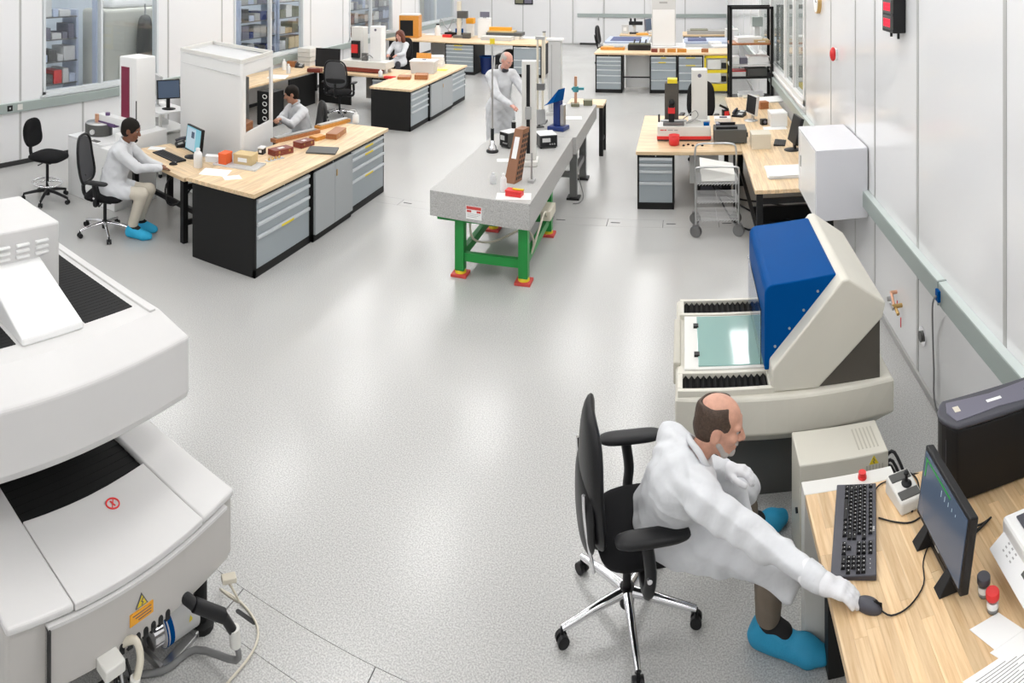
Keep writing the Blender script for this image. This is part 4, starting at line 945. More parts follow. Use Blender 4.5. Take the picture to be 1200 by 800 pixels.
# ------------------------------------------------------------------ office chairs
def make_chair(label, loc, rz, seat_h=.50, chrome=True, arms=True, back='pad', ring=False, base_rot=0.0, group=None, back_h=.52, tall=0.0, bw=.46, recline=.12, arm_z=.20, arm_x=.30, boff=(0, 0), br=.335, al=.29):
    """local frame: the sitter faces +y"""
    t = thing('office_chair', label, 'chair', loc, rz, group)
    bm = M['chrome'] if chrome else M['black']
    for i in range(5):
        a = base_rot+2*math.pi*i/5; d = V(math.cos(a), math.sin(a), 0); bo = V(boff[0], boff[1], 0); e = bo+d*br
        l = MB(); l.tube([tuple(bo+d*.03+V(0, 0, .135)), tuple(bo+d*.16+V(0, 0, .12)), tuple(e+V(0, 0, .082))], [.026, .025, .024, .023, .022, .021, .019, .018, .016], n=10); lo = l.build('base_leg', bm, t)
        s = V(-d.y, d.x, 0); c = MB()
        for q in (-1, 1): c.cyl(e+s*(.008*q)+V(0, 0, .029), e+s*(.027*q)+V(0, 0, .029), .029, n=16)
        c.cyl(e+V(0, 0, .03), e+V(0, 0, .085), .010, n=8); c.build('caster', M['black'], lo)
    MB().cyl((boff[0], boff[1], .07), (boff[0], boff[1], .16), .037, n=16).build('hub', M['black'], t); MB().cyl((boff[0], boff[1], .15), (boff[0], boff[1], seat_h-.09), .022, n=14).build('gas_column', M['black'] if chrome else M['black'], t)
    if ring:
        rg = [(.21*math.cos(2*math.pi*i/20), .21*math.sin(2*math.pi*i/20), .24) for i in range(20)]
        q = MB().tube(rg, .012, n=8, smooth=2, closed=True)
        for i in range(4): a = math.pi/4+math.pi/2*i; q.cyl((.03*math.cos(a), .03*math.sin(a), .26), (.21*math.cos(a), .21*math.sin(a), .24), .009, n=8)
        q.build('foot_ring', M['chrome'], t)
    MB().bx(-.11, .11, -.16, .12, seat_h-.10, seat_h-.055).build('tilt_mechanism', M['black'], t, bev=.012)
    MB().cyl((.05, .02, seat_h-.075), (.26, .02, seat_h-.085), .008, n=8).build('height_lever', M['black'], t)
    Ms = Matrix.Translation((0, .02, seat_h-.02)) @ Matrix.Rotation(-math.pi/2, 4, 'X')
    MB().pad(.50, .50, .10, Ms, e=3.6, bend=lambda x, z: .02*(z/.25)**2*(1 if z < 0 else .6)-.01).build('seat', M['black_matte'], t)
    Mb = Matrix.Translation((0, -.235, seat_h+.10+tall)) @ Matrix.Rotation(recline, 4, 'X') @ Matrix.Translation((0, 0, back_h/2))
    bend = lambda x, z: .16*x*x/.23*1.2*.9-.05*math.sin(math.pi*(z/back_h+.5))*.6
    if back == 'pad':
        MB().pad(bw, back_h, .075, Mb, e=3.2, bend=bend, taper=-.12).build('backrest', M['black_leather'], t)
        sh = MB(); sh.pad(bw*.96, back_h*.62, .05, Mb @ Matrix.Translation((0, -.035, -.14)), e=2.8, bend=bend, taper=.1); sh.build('back_shell', M['black'], t)
        for q in (-1, 1):
            tr_ = [Mb @ V(q*bw*.40, -.06+bend(q*bw*.4, z), z) for z in (-.30*back_h/.52, -.2, -.08, .02)]
            MB().tube([tuple(p) for p in tr_], .009, n=8).build('back_trim', M['chrome'] if chrome else M['black'], t)
    elif back == 'small':
        MB().pad(.44, .40, .07, Mb, e=2.8, bend=bend, taper=-.1).build('backrest', M['black_matte'], t)
    else:                                    # open mesh back: frame and mesh
        pts = []
        for i in range(28):
            a = 2*math.pi*i/28; ca, sa = math.cos(a), math.sin(a)
            x = math.copysign(abs(ca)**.6, ca)*bw/2; z = math.copysign(abs(sa)**.6, sa)*back_h/2; x *= 1-.15*z/back_h; pts.append(tuple(Mb @ V(x, bend(x, z), z)))
        MB().tube(pts, .018, n=8, smooth=1, closed=True).build('back_frame', M['black'], t)
        MB().pad(bw*.93, back_h*.93, .006, Mb, e=3.3, bend=bend, taper=-.15).build('back_mesh', M['grey_mesh'], t)
        MB().pad(bw*.86, .11, .03, Mb @ Matrix.Translation((0, -.01, -.13)), e=3, bend=bend).build('lumbar_pad', M['black'], t)
    MB().tube([(0, -.05, seat_h-.08), (0, -.22, seat_h-.08), (0, -.285, seat_h+.0), (0, -.275, seat_h+.20+tall)], .026, n=8).build('back_support', M['black'], t)
    if arms:
        for q in (-1, 1):
            ar = MB(); ar.tube([(q*.20, -.02, seat_h-.075), (q*(arm_x-.015), -.02, seat_h-.06), (q*arm_x, -.01, seat_h+.04), (q*arm_x, -.03, seat_h+arm_z-.015)], [.028]*20, n=8); ao = ar.build('arm_post', M['black'], t)
            MB().cyl((q*arm_x, -.02, seat_h+.03), (q*(arm_x+.034), -.02, seat_h+.03), .012, n=10).build('arm_bolt', M['chrome'], ao)
            MB().pad(.095, al, .042, Matrix.Translation((q*arm_x, .0, seat_h+arm_z)) @ Matrix.Rotation(-math.pi/2, 4, 'X'), e=4.0, na=28, nr=6).build('arm_pad', M['black'], ao)
    return t

# ------------------------------------------------------------------ the operator in the foreground and his chair
make_chair('black leather office chair with chrome five-star base under the foreground operator', (-.21, 3.42, 0), math.radians(-77), seat_h=.50, back_h=.60, base_rot=math.radians(0), bw=.50, tall=-.10, recline=.03, arm_x=.335, boff=(-.035, -.065), br=.35, al=.35)
def beard(t, g, R, hs, vox, org):
    hair_cap(M['hair_thin'], crown=True, thick=.006)(t, g, R, hs, vox, org)
    p = [rc(g(-.035, .05, -.10), g(.035, .05, -.10), .020*hs, k=.02), rc(g(0, .068, -.105), g(0, .076, -.105), .022*hs, k=.02)]
    for q in (1, -1): p += [rc(g(.060*q, .015, -.055), g(.045*q, .045, -.093), .014*hs, .016*hs, .015)]
    p += [rc(g(-.022, .093, -.056), g(.022, .093, -.056), .007*hs, k=.006), sub(rc(g(-.018, .10, -.073), g(.018, .10, -.073), .010*hs), .005)]
    sdf_obj('beard', p, .0055, M['hair_grey'], t, wob=.002, org=org)
J0 = dict(pelvis=(-.10, 3.38, .58), chest=(.0, 3.20, .90), neck=(.075, 3.19, 1.02), head=(.175, 3.235, 1.125), face=(.95, -.14, -.24), headup=(.22, -.05, 1.0),
          shR=(.11, 2.985, .94), shL=(-.055, 3.375, .955), elR=(.36, 2.875, .835), elL=(.04, 3.51, .74), wrR=(.555, 2.685, .82), wrL=(.215, 3.37, .80),
          hipR=(-.05, 3.27, .555), hipL=(-.06, 3.46, .555), knR=(.40, 3.13, .55), knL=(.31, 3.62, .51), anR=(.41, 3.26, .13), anL=(.37, 3.88, .12), toeR=(.645, 3.15, .045), toeL=(.58, 3.98, .045), org=(-.05, 3.4, 0))
flap = [rc((.10, 3.36, .80), (.27, 3.42, .66), .05, .03, .05), rc((.27, 3.42, .66), (.33, 3.38, .56), .045, .02, .04), rc((.22, 3.20, .62), (.45, 3.10, .57), .085, .08, .05), rc((.36, 3.13, .57), (.48, 3.07, .46), .085, .05, .05), rc((.0, 3.47, .57), (.33, 3.58, .55), .09, .075, .05)]
person('man in white lab coat, white gloves and blue shoe covers reaching for the mouse', J0, M['skin'], M['coat'], M['trouser_brown'], M['shoe_blue'], beard, vox=.0065, hs=1.07, gloves=M['glove'],
       hands=(dict(d=(.86, -.50, -.10), n=(.1, .1, 1), side=-1, curl=.32, s=1.06), dict(d=(.88, -.30, .12), n=(.0, .25, .95), side=1, curl=.55, s=1.0)), extra_coat=flap, cw=.0075)
# ------------------------------------------------------------------ shared builders for the workshop
def cabinet(label, loc, rz, w, d, h, drawers=None, doors=0, marks=(), group=None, kick=.09, fm=None, dm=None, rim=.03, proud=0.0):
    """steel cabinet, front on local -y, width along x, origin at the front left floor corner"""
    t = thing('tool_cabinet', label, 'cabinet', loc, rz, group); fm = fm or M['black_steel']; dm = dm or M['drawer']
    c = MB().bx(0, w, .022, d, .0, h).bx(0, rim, 0, .03, 0, h).bx(w-rim, w, 0, .03, 0, h).bx(0, w, 0, .03, h-.035, h).bx(0, w, 0, .03, 0, kick)
    c.build('carcass', fm, t, bev=.003)
    z = h-.037; tot = h-.037-kick
    if drawers:
        s = sum(drawers)
        for i, q in enumerate(drawers):
            hh = tot*q/s; o = box(rim+.003, w-rim-.003, -.002-proud, .03, z-hh+.004, z-.003).build('drawer', dm, t, bev=.002)
            MB().prism([(-.026-proud, z-.008), (-.002-proud, z-.003), (-.002-proud, z-.038), (-.022-proud, z-.036)], rim+.006, w-rim-.006, axis='x').build('handle', M['drawer_hi'], o)
            for k, (a, b, mm_) in [(k, v) for k, v in marks if k == i]: box(rim+a*(w-2*rim), rim+b*(w-2*rim), -.0285-proud, -.02-proud, z-.034, z-.009).build('drawer_label', M[mm_], o)
            z -= hh
    for i in range(doors):
        a = rim*.3+(w-rim*.6)*i/doors; b = rim*.3+(w-rim*.6)*(i+1)/doors
        o = box(a+.002, b-.002, -.03-proud, .02, kick, h-.037).build('door', M['door_grey'], t, bev=.003)
        if i == doors-1: 
            MB().bx(a+.03, a+.06, -.036-proud, -.03-proud, h-.20, h-.12).build('door_latch', M['brass'], o, bev=.002)
    if not drawers or True: MB().cyl((w/2, -.004, h-.018), (w/2, .0, h-.018), .008, n=8).build('lock', M['steel'], t)
    return t
def worktop(label, x0, x1, y0, y1, z, th=.045, along='y', legs=(), legm=None, group=None, rails=()):
    t = thing('worktop', label, 'worktop' if not legs else 'table', (x0, y0, 0), group=group)
    if legs: t.name = 'workbench'
    box(0, x1-x0, 0, y1-y0, z-th, z).build('top', M['wood'] if along == 'y' else M['wood_x'], t, bev=.004)
    for lx, ly in legs: box(lx-.035, lx+.035, ly-.035, ly+.035, 0, z-th).build('leg', legm or M['black_steel'], t, bev=.003)
    for a in rails: box(*a).build('rail', legm or M['black_steel'], t, bev=.003)
    return t
def wood_case(label, loc, rz, w, d, h, m='case_wood', plate=None, latch=True, group=None):
    t = thing('wooden_case', label, 'case', loc, rz, group)
    box(-w/2, w/2, -d/2, d/2, 0, h*.58).build('case_bottom', M[m], t, bev=.003); l = box(-w/2, w/2, -d/2, d/2, h*.60, h).build('case_lid', M[m], t, bev=.003)
    if latch:
        for x in (-.28*w, .28*w): box(x-.012, x+.012, -d/2-.004, -d/2, h*.42, h*.78).build('latch', M['brass'], t)
    if plate: box(-w*plate/2, w*plate/2, -d*.2, d*.15, h, h+.0015).build('paper_label', M['paper'], l)
    return t
def carton(label, loc, rz, w, d, h, m, lid=None, tape=True, name='carton', cat='box', group=None):
    t = thing(name, label, cat, loc, rz, group)
    box(-w/2, w/2, -d/2, d/2, 0, h).build('body', M[m], t, bev=.003)
    box(-w/2-.003, w/2+.003, -d/2-.003, d/2+.003, h*.82, h+.003).build('lid', M[lid or m], t, bev=.003)
    if tape: box(-w*.25, w*.25, -d/2-.0045, -d/2-.003, h*.3, h*.7).build('label_sticker', M['paper'], t)
    return t
def bottle(label, loc, r=.035, h=.17, m='milky', cap='white', spout=False, group=None):
    t = thing('bottle', label, 'bottle', loc, 0, group)
    MB().lathe([(r*.92, 0), (r, .008), (r, h*.68), (r*.8, h*.78), (r*.42, h*.84), (r*.42, h*.88)]).build('bottle_body', M[m], t); MB().lathe([(r*.5, h*.87), (r*.5, h*.97), (r*.3, h)]).build('cap', M[cap], t)
    if spout: MB().tube([(0, 0, h*.97), (0, 0, h*1.15), (-.03, 0, h*1.22), (-.10, 0, h*1.12)], .005, n=6).build('spout', M['milky'], t)
    return t
def papers(label, loc, rz, w=.21, d=.297, n=3, group=None, m='paper', th=.0012, lines=0):
    t = thing('paper_stack' if n > 1 else 'paper_sheet', label, 'paper', loc, rz, group); r = random.Random(label)
    for k in range(n): o = box(-w/2, w/2, -d/2, d/2, 0, th).build('sheet', M[m], t); o.location = (r.uniform(-.01, .01)*(k > 0), r.uniform(-.01, .01)*(k > 0), k*th); o.rotation_euler = (0, 0, r.uniform(-.06, .06)*(k > 0))
    for k in range(lines): box(-w*.4, w*.4*(.5+.5*((k*3) % 4)/4), d*.4-.022*k, d*.4-.022*k+.004, n*th, n*th+.0004).build('print_line', M['ink'], o)
    return t
def monitor(label, loc, rz, w=.42, h=.30, case='black', scr='screen', tilt=.08, zs=.13, parts=True, group=None):
    """screen faces local -y"""
    t = thing('monitor', label, 'monitor', loc, rz, group)
    R_ = Matrix.Translation((0, 0, zs)) @ Matrix.Rotation(-tilt, 4, 'X')
    def tf(mb): mb.v = [tuple(R_ @ V(*p)) for p in mb.v]; return mb
    tf(box(-w/2, w/2, -.015, .03, 0, h)).build('case', M[case], t, bev=.006); tf(MB().hexa([(-w*.3, .03, h*.2), (w*.3, .03, h*.2), (w*.2, .06, h*.3), (-w*.2, .06, h*.3)], [(-w*.3, .03, h*.8), (w*.3, .03, h*.8), (w*.2, .06, h*.7), (-w*.2, .06, h*.7)])).build('rear_housing', M[case], t)
    s_ = tf(box(-w/2+.016, w/2-.016, -.0175, -.014, .02, h-.016)).build('screen', M[scr], t)
    MB().bx(-.03, .03, .02, .05, .015, zs+h*.4).build('stand_neck', M['steel' if case != 'black' else 'black'], t, bev=.004)
    MB().lathe([(.11, 0), (.11, .008), (.04, .018)], n=24).build('stand_base', M['steel' if case != 'black' else 'black'], t)
    return t, s_, tf
def phone(label, loc, rz):
    t = thing('desk_phone', label, 'phone', loc, rz)
    MB().hexa([(-.10, -.10, 0), (.10, -.10, 0), (.10, .10, 0), (-.10, .10, 0)], [(-.095, -.095, .03), (.095, -.095, .03), (.095, .095, .085), (-.095, .095, .085)]).build('base', M['black'], t, bev=.006)
    MB().tube([(-.07, -.09, .06), (-.072, -.02, .085), (-.07, .09, .10)], .02, n=8).build('handset', M['charcoal'], t); MB().bx(0, .075, -.07, .0, .045, .052, tilt=.27).build('keypad', M['grey'], t); MB().bx(0, .08, .03, .07, .072, .08, tilt=.27).build('display', M['grey_light'], t)
    return t
def mouse(label, loc, rz=0):
    t = thing('computer_mouse', label, 'mouse', loc, rz); MB().ell((0, 0, .003), (.03, .055, .033), zmin=-.1).build('shell', M['black'], t); MB().cyl((-.004, .028, .03), (.004, .028, .03), .008, n=10).build('wheel', M['grey'], t); return t

# ------------------------------------------------------------------ long bench on the left with three cabinets
def bench_a():
    x = -4.2; R90 = math.radians(90); D = .87
    y4 = ((1, (.45, .68, 'grey_light')), (3, (.42, .65, 'yellow')))
    cabinet('black cabinet with four grey drawers at the near end of the left bench', (x, 5.80, 0), R90, 1.12, D, .858, drawers=(.115, .14, .14, .36), marks=y4)
    cabinet('grey two-door cabinet in the middle of the left bench', (x+.03, 6.935, 0), R90, .965, D, .858, doors=2)
    cabinet('black cabinet with four grey drawers at the far end of the left bench', (x, 7.915, 0), R90, 1.06, D, .858, drawers=(.10, .14, .16, .36), marks=((0, (.38, .62, 'yellow')), (1, (.38, .62, 'yellow')), (3, (.38, .62, 'yellow'))))
    worktop('long butcher block worktop over the three left cabinets', -5.11, -4.165, 5.74, 9.06, .905)
    z = .905
    def at(px, py): return P(px, py, z)
    box(-.19, .19, -.15, .15, 0, .02).build('surface_plate', M['dark_grey'], label='flat dark grey plate lying on the left butcher block worktop', cat='plate', loc=at(378, 177), rz=.35, bev=.003)
    wood_case('brown wooden case with two latches right of the dark plate', at(394, 159), math.radians(100), .42, .16, .075)
    t = thing('instrument_box', 'long open wooden box holding a steel bar at the bench far end', 'box', at(390, 147), math.radians(78)); box(-.34, .34, -.06, .06, 0, .05).build('box_body', M['orange_wood'], t, bev=.003); box(-.31, .31, -.04, .04, .05, .068).build('steel_bar', M['steel'], t, bev=.003)
    t = thing('instrument_box', 'long open wooden box with grey straightedge beside the red cases', 'box', at(347, 161), math.radians(75)); box(-.42, .42, -.055, .055, 0, .05).build('box_body', M['case_wood'], t, bev=.003); box(-.38, .36, -.04, .04, .05, .066).build('straightedge', M['grey'], t, bev=.003)
    wood_case('dark red wooden case with a white label near the tan carton', at(329, 180), math.radians(74), .30, .15, .075, m='case_red', plate=.3)
    wood_case('dark red wooden case beside the dark plate', at(356, 171), math.radians(80), .26, .15, .075, m='case_red', plate=.25)
    wood_case('small tan wooden case behind the dark plate', at(372, 163), math.radians(80), .20, .13, .05, m='orange_wood', latch=False)
    carton('black and white instrument box beside the dark red case', at(307, 180), .2, .07, .10, .085, 'black', lid='paper')
    t = thing('weight_set', 'row of small brass weights on a clear tray near the bench middle', 'weights', at(322, 187), math.radians(75)); box(-.13, .13, -.035, .035, 0, .008).build('tray', M['milky'], t)
    for k in range(4): MB().lathe([(.016, .008), (.016, .03), (.008, .034), (.008, .04)], (-.09+.055*k, 0, 0), n=12).build('weight', M['brass'], t)
    carton('red orange carton beside the tan carton', at(264, 191), math.radians(8), .10, .16, .13, 'orange_box', tape=False)
    carton('tan cardboard carton beside the red orange carton', at(288, 191), math.radians(10), .24, .18, .12, 'tan_box')
    t = thing('plastic_tray', 'clear plastic tray under the two cartons', 'tray', at(281, 193), math.radians(10)); MB().bx(-.28, .28, -.16, .14, 0, .004).bx(-.28, .28, -.16, -.155, 0, .02).bx(-.28, .28, .135, .14, 0, .02).bx(-.28, -.275, -.16, .14, 0, .02).bx(.275, .28, -.16, .14, 0, .02).build('tray_shell', M['milky'], t)
    papers('loose white papers on the near corner of the left worktop', at(252, 202), .4, .32, .24, 3)
    papers('single white sheet at the near edge of the left worktop', at(272, 208), .9, .20, .14, 1)
    bottle('white squeeze bottle with bent spout at the bench far end', at(417, 144), .05, .16, spout=True, m='white')
    carton('white document box with black marks behind the cartons', P(249, 189, .905), .5, .16, .09, .07, 'white', tape=False)
    bottle('white squeeze bottle standing beside the left computer keyboard', P(232, 196, .80), .055, .24, m='white')
bench_a()
# side desk of the first seated man
def side_desk():
    z = .80; t = worktop('butcher block computer desk set against the left bench', -6.72, -5.33, 5.96, 6.68, z, legs=((1.29, .07), (1.29, .65), (.10, .65), (.10, .10)), rails=((1.27, 1.31, .1, .65, .2, .26), (.10, 1.27, .36, .41, .2, .26), (1.27, 1.31, .1, .65, .62, .68)), along='x'); t.location = (-5.32-1.39*math.cos(.24), 5.94+1.39*math.sin(.24), 0); t.rotation_euler = (0, 0, -.24)
    t, s_, tf = monitor('black monitor with teal lit screen on the left desk', P(226, 184, z), math.radians(-22), w=.42, h=.33, scr='screen_teal', zs=.06, tilt=.12)
    tf(box(-.18, .06, -.0190, -.0170, .03, .30)).build('window_pane', M['screen_pale'], s_); tf(box(-.05, .03, -.0205, -.0185, .18, .26)).build('dark_window', M['screen'], s_)
    keyboard(P(198, 184, z), math.radians(-15), 'black keyboard in front of the first seated man', w=.56, d=.17, full=False, m=M['black'])
    mouse('black mouse under the hand of the first seated man', P(203, 193, z), -.8)
    phone('black desk phone behind the left keyboard', P(214, 171, z), math.radians(-40))
    papers('white note sheets beside the phone on the left desk', P(184, 174, z), .5, .22, .16, 2)
    MB().tube([P(235, 168, z+.005), P(250, 165, z+.005), P(262, 170, z+.005), P(275, 172, z+.005)], .008, n=6).build('desk_cable', M['grey_cable'], label='dark cable lying on the desk behind the left monitor', cat='cable')
    MB().tube([(-5.75, 6.35, .74), (-5.85, 6.2, .55), (-5.75, 6.12, .36), (-5.6, 6.2, .40), (-5.55, 6.5, .68)], .012, n=6).build('hanging_cable', M['black'], label='black cable loop hanging below the left desk', cat='cable')
side_desk()
# round-form tester and its column
def round_tester():
    t = thing('roundness_tester', 'white roundness tester with tall column, maroon strip and round turntable', 'machine', (-7.1, 6.5, 0))
    box(-.62, .38, -.38, .42, 0, .80).build('pedestal', M['white'], t, bev=.01)
    box(-.62, .10, -.38, .42, .80, .84).build('table_plate', M['white_gloss'], t, bev=.005)
    box(.08, .40, -.10, .62, .60, .95).build('column_base', M['white'], t, bev=.012)
    c = MB(); 
    box(-.11, .24, .16, .55, .80, 1.98).build('column', M['white'], t, bev=.015)
    box(-.06, .10, .148, .17, 1.10, 1.84).build('maroon_strip', M['maroon'], t)
    box(-.45, .10, .02, .16, 1.02, 1.12).build('arm', M['white'], t, bev=.008); box(-.45, -.05, .0, .10, .98, 1.03).build('probe_arm', M['purple'], t, bev=.005)
    box(.16, .34, .04, .14, .98, 1.07).build('knob_block', M['purple'], t, bev=.005)
    MB().cyl((.30, .10, .96), (.30, .10, 1.40), .008, n=8).build('guide_rod', M['black'], t)
    MB().lathe([(.20, .84), (.20, .98), (.19, 1.0)], (-.38, .0, 0), n=32).build('turntable', M['dark_grey'], t); MB().lathe([(.185, 1.0), (.18, 1.012), (.02, 1.012)], (-.38, 0, 0), n=32).build('turntable_plate', M['steel'], t)
    MB().cyl((-.30, -.185, .91), (-.285, -.215, .91), .035, n=16).build('dial', M['grey_light'], t)
    MB().cyl((-.42, 0, 1.01), (-.42, 0, 1.12), .03, n=12).build('workpiece', M['copper'], t); MB().cyl((-.25, .06, 1.0), (-.25, .06, 1.16), .035, n=12).build('stylus_holder', M['purple'], t)
    box(-.64, -.61, -.30, -.17, .68, .80).build('yellow_tag', M['yellow'], t); box(-.15, -.02, -.35, -.28, .841, .85).build('control_strip', M['dark_grey'], t)
    # cart with two monitors behind
    t = thing('instrument_cart', 'white shelf cart behind the roundness tester', 'cart', (-7.6, 7.95, 0), math.radians(-15))
    for zz in (.12, .45, .72, 1.0): box(-.40, .40, -.28, .28, zz-.025, zz).build('shelf', M['white'], t, bev=.004)
    for a in (-.38, .38):
        for b in (-.26, .26): box(a-.02, a+.02, b-.02, b+.02, .06, .975).build('post', M['offwhite'], t); MB().cyl((a-.015, b, .03), (a+.015, b, .03), .03, n=12).build('caster', M['black'], t)
    box(-.30, .30, -.24, .2, .45, .63).build('drawer_unit', M['offwhite'], t, bev=.006); box(-.2, .05, -.2, .1, .72, .80).build('instrument_box', M['grey_light'], t, bev=.005)
    monitor('silver monitor turned away on the white shelf cart', (-7.72, 8.02, 1.0), math.radians(150), w=.44, h=.36, case='grey_light', zs=.14, tilt=.05)
    monitor('black monitor seen edge-on on the white shelf cart', (-7.42, 7.92, 1.0), math.radians(60), w=.38, h=.30, case='black', zs=.16, tilt=.1)
round_tester()
# white enclosure
def enclosure():
    t = thing('instrument_enclosure', 'large white open-topped enclosure around an instrument behind the left bench', 'enclosure', (-5.9, 7.3, 0))
    A, B, C_ = V(-5.22, 6.93), V(-6.70, 7.40), V(-5.44, 7.95); Dp = B+(C_-A); o = V(-5.9, 7.3)
    zt = 2.03; th = .03
    def wallp(p, q, z0, z1, name, m='white', off=0): 
        d = (q-p).normalized(); n = V(-d.y, d.x)*th; a, b = p-o, q-o
        return MB().hexa([(a.x, a.y, z0), (b.x, b.y, z0), (b.x+n.x, b.y+n.y, z0), (a.x+n.x, a.y+n.y, z0)], [(a.x, a.y, z1), (b.x, b.y, z1), (b.x+n.x, b.y+n.y, z1), (a.x+n.x, a.y+n.y, z1)]).build(name, M[m], t, bev=.004)
    wallp(B, A, .05, zt, 'front_panel'); wallp(Dp, B, .05, zt, 'side_panel')
    d = C_-A
    wallp(A, A+d*.12, .05, zt, 'frame_post'); wallp(A+d*.92, C_, .05, zt, 'frame_post'); wallp(A+d*.1, A+d*.93, 1.86, zt, 'header_panel'); wallp(A+d*.1, A+d*.93, .05, 1.12, 'lower_panel')
    e = .05
    MB().hexa([(*(A-o), zt-.02), (*(C_-o), zt-.02), (*(Dp-o), zt-.02), (*(B-o), zt-.02)], [(*(A-o), zt-.01), (*(C_-o), zt-.01), (*(Dp-o), zt-.01), (*(B-o), zt-.01)]).build('roof_pane', M['milky'], t)
    for p, q in ((B, A), (A, C_), (C_, Dp), (Dp, B)): wallp(p, q, zt, zt+.05, 'top_rim', 'offwhite')
    wallp(B+V(.03, -.012), A+V(-.03, -.012), zt-.16, zt-.155, 'trim_line', 'grey_light')
    i = lambda u, v, z: (*(A+(B-A)*u+(C_-A)*v-o), z)
    MB().hexa([i(.2, .2, .05), i(.2, .8, .05), i(.8, .8, .05), i(.8, .2, .05)], [i(.2, .2, .95), i(.2, .8, .95), i(.8, .8, .95), i(.8, .2, .95)]).build('instrument_table', M['dark_grey'], t, bev=.01)
    MB().hexa([i(.25, .5, .95), i(.25, .75, .95), i(.5, .75, .95), i(.5, .5, .95)], [i(.25, .5, 1.7), i(.25, .75, 1.7), i(.5, .75, 1.7), i(.5, .5, 1.7)]).build('instrument_column', M['dark_grey'], t, bev=.01)
    MB().hexa([i(.12, .35, .95), i(.12, .6, .95), i(.24, .6, .95), i(.24, .35, .95)], [i(.12, .35, 1.15), i(.12, .6, 1.15), i(.24, .6, 1.15), i(.24, .35, 1.15)]).build('instrument_stage', M['case_wood'], t, bev=.01)
enclosure()
# draughting stool and task chair
make_chair('black draughting stool with chrome foot ring by the left wall', (-7.68, 5.72, 0), math.radians(-70), seat_h=.63, chrome=False, arms=False, back='small', ring=True, base_rot=.3, back_h=.36, tall=.0)
make_chair('black mesh-back task chair under the first seated man', (-6.27, 5.55, 0), math.radians(-62), seat_h=.50, chrome=True, back='mesh', base_rot=.5, back_h=.58, bw=.46, recline=.12)
make_chair('black office chair behind the second seated man near the white enclosure', (-5.62, 9.10, 0), math.radians(135), seat_h=.50, back='pad', chrome=False, arms=False, back_h=.55, base_rot=.2)
J1 = dict(pelvis=(-6.22, 5.60, .58), chest=(-6.12, 5.68, .98), neck=(-6.07, 5.71, 1.14), head=(-6.0, 5.735, 1.29), face=(.86, .45, -.22), headup=(.1, .05, 1),
          shR=(-6.00, 5.52, 1.05), shL=(-6.20, 5.86, 1.06), elR=(-5.84, 5.68, .87), elL=(-6.02, 6.02, .84), wrR=(-5.70, 5.92, .845), wrL=(-5.86, 6.10, .80),
          hipR=(-6.14, 5.52, .56), hipL=(-6.25, 5.70, .56), knR=(-5.80, 5.72, .56), knL=(-5.87, 5.92, .55), anR=(-5.93, 5.70, .13), anL=(-6.02, 5.90, .13), toeR=(-5.76, 5.80, .045), toeL=(-5.86, 6.0, .045), org=(-6.1, 5.65, 0))
def hair1(t, g, R, hs, vox, org):
    hair_cap(M['hair_dark'], thick=.012)(t, g, R, hs, vox, org); p = [rc(g(0, .08, -.112), g(0, .088, -.10), .017*hs, k=.01)]; sdf_obj('goatee', p, .006, M['hair_dark'], t, org=org)
person('dark-haired man in white coat and khaki trousers typing at the left desk', J1, M['skin_dark'], M['coat'], M['trouser_khaki'], M['shoe_cyan'], hair1, vox=.010, hs=1.08, coat_len=.22,
       hands=(dict(d=(.35, .93, -.12), n=(0, 0, 1), side=-1, curl=.35), dict(d=(.8, .5, -.2), n=(0, 0, 1), side=1, curl=.5)))
J2 = dict(pelvis=(-5.630, 9.08, .60), chest=(-5.650, 8.95, .98), neck=(-5.670, 8.90, 1.15), head=(-5.710, 8.85, 1.30), face=(-.82, -.50, -.30), headup=(0, 0, 1),
          shR=(-5.830, 9.02, 1.05), shL=(-5.490, 8.84, 1.05), elR=(-5.830, 8.70, .90), elL=(-5.490, 8.50, .92), wrR=(-5.660, 8.42, .98), wrL=(-5.480, 8.22, 1.06),
          hipR=(-5.730, 9.08, .57), hipL=(-5.550, 9.02, .57), knR=(-5.860, 8.68, .58), knL=(-5.590, 8.60, .58), anR=(-5.860, 8.65, .13), anL=(-5.590, 8.58, .13), toeR=(-5.880, 8.46, .045), toeL=(-5.590, 8.40, .045), org=(-5.75, 8.9, 0))
person('dark-haired man in white coat reaching into the white enclosure', J2, M['skin_tan'], M['coat'], M['trouser_dark'], M['shoe_cyan'], hair_cap(M['hair_dark'], thick=.009), vox=.012, hs=1.05,
       hands=(dict(d=(.3, -.9, .1), n=(0, .1, 1), side=-1, curl=.4), dict(d=(-.1, -.95, .1), n=(0, .1, 1), side=1, curl=.4)))
